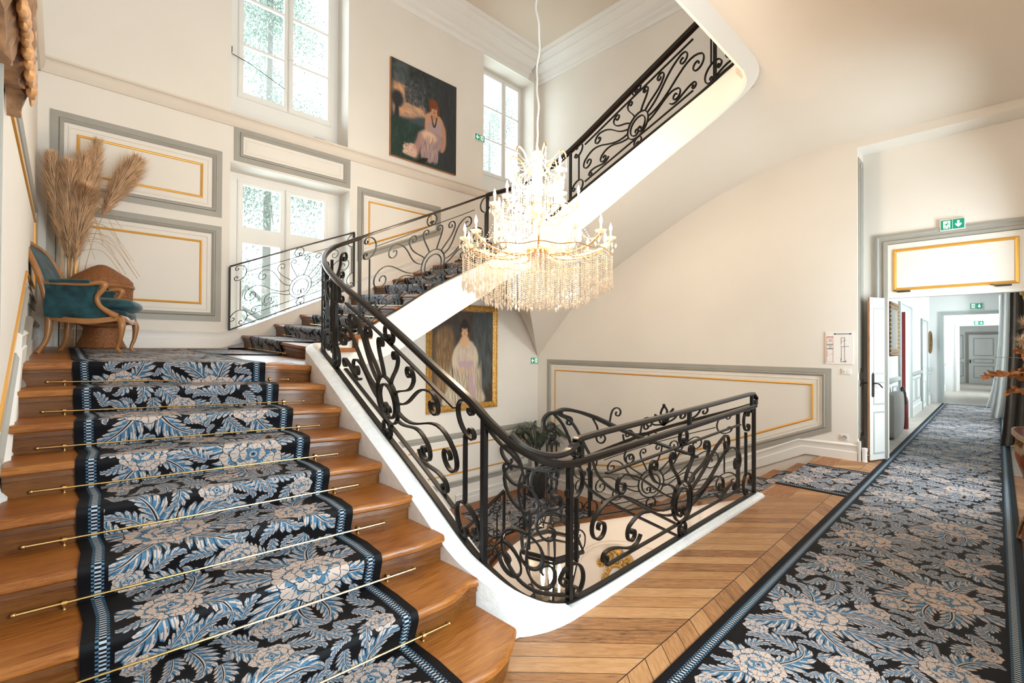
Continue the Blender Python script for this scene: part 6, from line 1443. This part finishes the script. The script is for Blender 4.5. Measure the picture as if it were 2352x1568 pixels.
# ================================================================== PALM, MIRROR AND THINGS BELOW
def palm(name, x, y, z, potr, poth, H, nf, label, seed, leafl=.30, curl=1.0):
    r_ = np.random.RandomState(seed); t = thing(name, (x, y, z), label, 'plant')
    build('pot', MB().lathe([(0, 0), (potr*.7, 0), (potr*.85, poth*.3), (potr, poth*.8), (potr, poth), (potr*.9, poth), (potr*.88, poth*.9), (0, poth*.9)], (x, y, z), 24), 'pot', t, True)
    for i in range(nf):
        a = 2*PI*i/nf+r_.uniform(-.3, .3); R = H*r_.uniform(.35, .62)*curl; h = H*r_.uniform(.7, 1.0)
        c_ = np.array(crom([(x, y, z+poth*.85), (x+math.cos(a)*R*.2, y+math.sin(a)*R*.2, z+poth+h*.6), (x+math.cos(a)*R*.65, y+math.sin(a)*R*.65, z+poth+h*.95), (x+math.cos(a)*R*1.1, y+math.sin(a)*R*1.1, z+poth+h*.82)], 10))
        mb = MB(); mb.tube([tuple(p) for p in c_], [.008]*15+[.004]*(len(c_)-15), 5); L = len(c_)
        for k_ in range(int(L*.35), L):
            for rep in (0, .5):
                p = c_[k_] if k_+1 >= L else c_[k_]*(1-rep)+c_[k_+1]*rep; tg = c_[min(L-1, k_+1)]-c_[k_-1]; tg /= np.linalg.norm(tg); sd = np.cross(tg, (0, 0, 1)); sd /= np.linalg.norm(sd)+1e-9
                for s_ in (-1, 1):
                    ll = leafl*(1-.6*abs((k_/L-.62)/.38))*r_.uniform(.85, 1.1); e = p+sd*s_*ll*.75+tg*ll*.62-np.array([0, 0, ll*.28]); md = p+sd*s_*ll*.4+tg*ll*.30+np.array([0, 0, ll*.06]); w = np.cross(e-p, (0, 0, 1)); w = w/(np.linalg.norm(w)+1e-9)*.008
                    b = len(mb.v); mb.v += [tuple(p-w*.4), tuple(p+w*.4), tuple(md+w), tuple(md-w), tuple(e)]; mb.f += [(b, b+1, b+2, b+3), (b+3, b+2, b+4)]
        build('frond', mb, 'leaf', t)
    return t
palm('potted_palm', -6.88, 7.38, -1.62, .24, .55, 1.05, 15, 'dark potted palm on the lower landing in the corner', 3, .34)
palm('potted_plant', -4.15, 4.75, -3.3, .2, .35, .85, 14, 'spiky green plant on the ground floor below the lantern', 9, .26, .8)
# ornate gilt mirror on the wall of the well
mr = thing('gilt_mirror', (-3.7, 5.48, -1.9), 'ornate gilded mirror on the wall below, glimpsed through the railing', 'mirror')
mC = (-3.56, -1.82); el = lambda r, k_=1.0: [(mC[0]+.27*r*math.cos(a), mC[1]+.50*r*math.sin(a)) for a in np.linspace(0, 2*PI, 41)[:-1]]
mapW = lambda x, z, d: (x, 5.49-d, z)
build('mirror_glass', MB().prism(el(.86), mapW, 0.0, .02), 'mirror', mr)
m = MB(); m.tube([mapW(p[0], p[1], .03) for p in el(.92)], .024, 8, True)
for i in range(64):
    a = 2*PI*i/64; rr = 1+.07*math.sin(i*1.9); m.ball(mapW(mC[0]+.27*rr*math.cos(a), mC[1]+.50*rr*math.sin(a), .045), .020+.010*math.sin(i*2.3), 7, 5)
for s in (-1, 1): ironbar(m, ray((0, .60), 90-s*40, (s*.14, .56), .07, 90, -s, 1.2), lambda u, v, w: Vector(mapW(mC[0]+u, mC[1]+v, .05+w)), .035, .04); ironbar(m, ray((s*.2, .45), 60 if s > 0 else 120, (s*.28, .40), .06, 90, -s, 1.2), lambda u, v, w: Vector(mapW(mC[0]+u, mC[1]+v, .05+w)), .03, .04)
m.ball(mapW(mC[0], mC[1]+.66, .05), .05, 8, 6); build('carved_gilt_frame', m, 'gilt', mr, True)
fr_ = thing('picture_frame', (-3.75, 5.0, -3.3), 'small brown wooden picture frame standing by the plant on the ground floor', 'frame')
build('frame', ringmesh([(4.9, -3.25), (5.3, -3.25), (5.3, -2.7), (4.9, -2.7)], lambda y, z, d: (-3.72+d, y, z), [(0, 0), (0, .03), (.06, .03), (.06, .01)]), 'cwood', fr_); build('backing', MB().box(-3.74, 4.9, -3.29, -3.72, 5.3, -2.7), 'console', fr_)
sb = thing('side_cabinet', (-4.15, 4.95, -3.3), 'low pale cabinet on the ground floor below the lantern', 'cabinet')
build('body', MB().box(-4.5, 4.6, -3.3, -3.6, 5.4, -3.299), 'stone', sb)

# ================================================================== CORRIDOR FURNISHING
cu_ = thing('curtain', (.42, 11.2, 0), 'heavy taupe curtain pooling on the corridor carpet edge', 'curtain')
def drape(x0, x1, yb, z0, z1, n, amp, lean, m, par, name='drape', flare=.0):
    vs = []; fs = []; rows_ = 16; cols_ = n*8
    for i in range(rows_+1):
        v = i/rows_; z = z0+(z1-z0)*v
        for j in range(cols_+1):
            u = j/cols_; x = x0+(x1-x0)*u+lean*(1-v)**2*(1-u)-flare*(1-v)**3*(1-u); y = yb+amp*(1+.4*(1-v))*math.sin(u*n*2*PI+.6*math.sin(v*3))+.3*(u-.5)
            vs.append((x, y, z))
    k = cols_+1; fs = [(i*k+j, i*k+j+1, (i+1)*k+j+1, (i+1)*k+j) for i in range(rows_) for j in range(cols_)]
    n0 = len(vs); vs += [(a, b+.012, c_) for a, b, c_ in vs]; fs += [(n0+f[3], n0+f[2], n0+f[1], n0+f[0]) for f in fs]
    return build(name, MB().add(vs, fs), m, par, True)
drape(.14, .63, 11.25, .01, 3.1, 5, .06, -.02, 'taupe', cu_, 'drape', .10)
build('tieback', MB().tube([(.3, 11.1, 1.05), (.45, 11.05, 1.0), (.63, 11.2, 1.1)], .025, 8), 'taupe', cu_, True)
c2 = thing('curtain', (.3, 15.6, 0), 'pale linen curtain farther along the corridor, behind the taupe one', 'curtain'); drape(.05, .63, 15.5, .01, 3.0, 5, .07, 0, 'linen', c2, 'drape', .18)
c3 = thing('curtain', (.3, 18.0, 0), 'farthest white curtain, trailing on the floor by the second opening', 'curtain'); drape(.02, .63, 18.0, .01, 3.0, 4, .07, 0, 'linen', c3, 'drape', .25)
sc = thing('wall_sconce', (.55, 10.6, 2.3), 'gilded wall sconce above the taupe curtain', 'wall lamp')
m = MB().lathe([(0, 2.22), (.03, 2.24), (.05, 2.30), (.03, 2.38), (.045, 2.45), (0, 2.5)], (.60, 10.5, 0), 12); build('backplate', m, 'gilt', sc, True)
m = MB(); 
for s in (-1, 1): m.tube([tuple(p) for p in crom([(.60, 10.5, 2.28), (.42, 10.5+s*.05, 2.24), (.30, 10.5+s*.10, 2.30), (.27, 10.5+s*.10, 2.42)], 6)], .014, 8); m.lathe([(0, 2.40), (.035, 2.42), (.04, 2.45), (0, 2.45)], (.27, 10.5+s*.10, 0), 10)
build('arms', m, 'gilt', sc, True)
m = MB(); [m.lathe([(0, 2.45), (.012, 2.45), (.012, 2.53), (0, 2.54)], (.27, 10.5+s*.10, 0), 8) for s in (-1, 1)]; build('candles', m, 'candle', sc, True)
# upholstered box, red bag-like extinguisher, gilt picture and round mirror on the left
bx_ = thing('storage_bench', (-1.33, 10.9, 0), 'grey upholstered box bench just inside the corridor', 'bench')
build('body', pillow(-1.312, 10.95, .395, .075, .66, .39, .12), 'box', bx_)
rb = thing('fire_extinguisher', (-1.38, 12.55, 0), 'dark red fire extinguisher standing behind the grey bench', 'extinguisher')
build('cylinder', MB().lathe([(0, 0), (.08, 0), (.085, .02), (.085, .55), (.07, .62), (.03, .67), (0, .68)], (-1.31, 12.02, 0), 16), 'red', rb, True)
build('hose', MB().tube([(-1.31, 12.02, .66), (-1.33, 11.97, .80), (-1.30, 11.90, .84), (-1.26, 11.86, .72), (-1.25, 11.90, .50)], .018, 8), 'dark', rb, True)
gp = thing('gilt_picture', (-1.48, 12.3, 1.5), 'gilt carved picture frame on the left corridor wall', 'picture')
build('frame', ringmesh([(10.9, 1.47), (11.85, 1.47), (11.85, 2.42), (10.9, 2.42)], mapC, [(0, 0), (0, .03), (.03, .045), (.08, .04), (.12, .02)]), 'darkgilt', gp); m = MB()
for a, b in (((10.9, 1.47), (11.85, 1.47)), ((11.85, 1.47), (11.85, 2.42)), ((11.85, 2.42), (10.9, 2.42)), ((10.9, 2.42), (10.9, 1.47))):
    for i in range(12): t = i/12; m.ball(mapC(a[0]+(b[0]-a[0])*t, a[1]+(b[1]-a[1])*t, .03), .03, 6, 5)
build('carving', m, 'darkgilt', gp, True); build('canvas', MB().prism([(11.0, 1.57), (11.75, 1.57), (11.75, 2.32), (11.0, 2.32)], mapC, 0, .03), 'box', gp)
rm = thing('round_mirror', (-1.48, 19.4, 1.76), 'round gilt-framed mirror on the left corridor wall beyond the second door', 'mirror')
ce = [(17.95+.36*math.cos(a), 1.76+.30*math.sin(a)) for a in np.linspace(0, 2*PI, 33)[:-1]]
build('glass', MB().prism(ce, mapC, 0, .04), 'mirror', rm); build('frame', MB().tube([mapC(p[0], p[1], .05) for p in ce], .025, 8, True), 'darkgilt', rm, True)
# console table with vase and dried bouquet at the right edge
ct = thing('console_table', (.37, 5.2, 0), 'polished brown console table with gilt carved legs at the right edge', 'table')
outl = [tuple(p[:2]) for p in crom([(.62, 4.42, 0), (.30, 4.40, 0), (.16, 4.46, 0), (.125, 4.75, 0), (.145, 5.1, 0), (.10, 5.45, 0), (.082, 5.75, 0), (.13, 5.93, 0), (.30, 6.0, 0), (.62, 6.0, 0)], 5)]
fz = lambda a, b, d: (a, b, d)
build('top', MB().prism(outl, fz, .895, .925), 'console', ct, True)
build('top_edge', MB().sweep([(p[0], p[1], .91) for p in outl], [(-.008, -.018), (.006, -.018), (.012, 0), (.006, .018), (-.008, .018)]), 'darkgilt', ct, True)
ap = [(min(.62, a+.04 if a < .6 else a), 5.2+(b-5.2)*.93) for a, b in outl]; build('apron', MB().prism(ap, fz, .76, .895), 'console', ct, True)
m = MB().sweep([(p[0]-.004+.010*math.sin(i*2.1), p[1], .80+.022*math.sin(i*1.7)) for i, p in enumerate(ap)], [(-.02, -.03), (.012, -.034), (.022, 0), (.012, .034), (-.02, .03)]); build('apron_carving', m, 'darkgilt', ct, True)
for (x, y) in ((.19, 4.56), (.16, 5.78), (.56, 4.56), (.56, 5.82)):
    c_ = crom([(x, y, .86), (x-.02, y, .72), (x+.03, y, .5), (x+.05, y, .3), (x+.0, y, .12), (x-.02, y, .02)], 6); r_ = np.interp(np.linspace(0, 1, len(c_)), [0, .2, .6, .9, 1], [.06, .05, .03, .028, .045]); lg = build('leg', MB().tube([tuple(p) for p in c_], list(r_), 10), 'console', ct, True)
    m = MB(); [m.tube([(p[0]+.035*math.cos(a+i*.05), p[1]+.035*math.sin(a+i*.05), p[2]) for i, p in enumerate(c_)], .012, 6) for a in (2.2, 3.4, 4.6)]; build('gilt_mount', m, 'darkgilt', lg, True)
vs_ = thing('vase', (.42, 5.3, .925), 'dark vase on the console table holding the dried bouquet', 'vase')
build('body', MB().lathe([(0, 0), (.06, 0), (.09, .08), (.10, .16), (.06, .26), (.045, .31), (.06, .34), (.05, .335), (.035, .30), (0, .28)], (.42, 5.3, .925), 20), 'pot', vs_, True)
dq = thing('dried_bouquet', (.42, 5.3, 1.25), 'dried bouquet of rust-brown leaves and cream plumes reaching in from the right edge', 'dried flowers')
def leafy(P, n, sz, seed, name='leaf_spray'):
    r_ = np.random.RandomState(seed); c_ = np.array(crom(P, 10)); st = build('stem', MB().tube([tuple(p) for p in c_], .004, 5), 'straw', dq, True); vs = []; fs = []; L = len(c_)
    for i in range(n):
        q = int(L*(.25+.74*i/n)); p = c_[min(L-1, q)]; a = r_.uniform(0, 6.28); s_ = sz*r_.uniform(.7, 1.2)*(1 if i < n-3 else .7)
        d = np.array([math.cos(a)*.4-.2, math.sin(a), .6*r_.uniform(-1, 1)]); d /= np.linalg.norm(d); e = np.cross(d, r_.normal(size=3)); e /= np.linalg.norm(e); nn = np.cross(d, e)
        b = len(vs); vs.append(tuple(p)); 
        for k_ in range(8):
            th = 2*PI*k_/8; vs.append(tuple(p+d*s_*(.55+.5*math.cos(th))+e*s_*.42*math.sin(th)+nn*s_*.12*math.cos(2*th)))
        c0 = len(vs); vs.append(tuple(p+d*s_*.55-nn*s_*.08)); fs += [(c0, b+1+k_, b+1+(k_+1) % 8) for k_ in range(8)]
    build(name, MB().add(vs, fs), 'dryleaf', st, True)
B0_ = (.42, 5.3, 1.25)
leafy([B0_, (.25, 5.25, 1.42), (.05, 5.22, 1.40), (-.10, 5.2, 1.385)], 17, .072, 1)
leafy([B0_, (.26, 5.2, 1.33), (.12, 5.1, 1.30), (.035, 5.1, 1.27)], 12, .08, 2)
leafy([B0_, (.30, 5.25, 1.5), (.17, 5.2, 1.55), (.09, 5.2, 1.60)], 11, .08, 3)
leafy([B0_, (.30, 5.4, 1.45), (.15, 5.5, 1.42), (.08, 5.5, 1.36)], 12, .08, 4)
leafy([B0_, (.45, 5.1, 1.5), (.40, 4.9, 1.6), (.38, 4.8, 1.65)], 10, .08, 5)
def cplume(P, w, n, seed):
    r_ = np.random.RandomState(seed); c_ = np.array(crom(P, 10)); st = build('stem', MB().tube([tuple(p) for p in c_], .003, 5), 'straw', dq, True); vs = []; fs = []; L = len(c_)
    for i in range(n):
        t = r_.uniform(.35, 1); p = c_[int((L-1)*t)]; d = r_.normal(size=3)+np.array([-.3, 0, .5]); d /= np.linalg.norm(d); ln = w*r_.uniform(.6, 1.1); e = np.cross(d, (0, 0, 1)); e /= np.linalg.norm(e)+1e-9; b = len(vs); vs += [tuple(p-e*.003), tuple(p+e*.003), tuple(p+d*ln)]; fs.append((b, b+1, b+2))
    build('plume', MB().add(vs, fs), 'cream', st)
cplume([B0_, (.32, 5.3, 1.55), (.22, 5.3, 1.70), (.13, 5.28, 1.80)], .085, 900, 1)
cplume([B0_, (.30, 5.3, 1.45), (.20, 5.25, 1.58), (.11, 5.25, 1.66)], .09, 900, 2)
cplume([B0_, (.35, 5.2, 1.5), (.30, 5.0, 1.68), (.25, 4.95, 1.8)], .09, 900, 3)
m = MB(); m.tube([tuple(p) for p in crom([B0_, (.18, 5.3, 1.50), (-.02, 5.3, 1.53)], 8)], .002, 4); build('bare_twig', m, 'straw', dq, True)
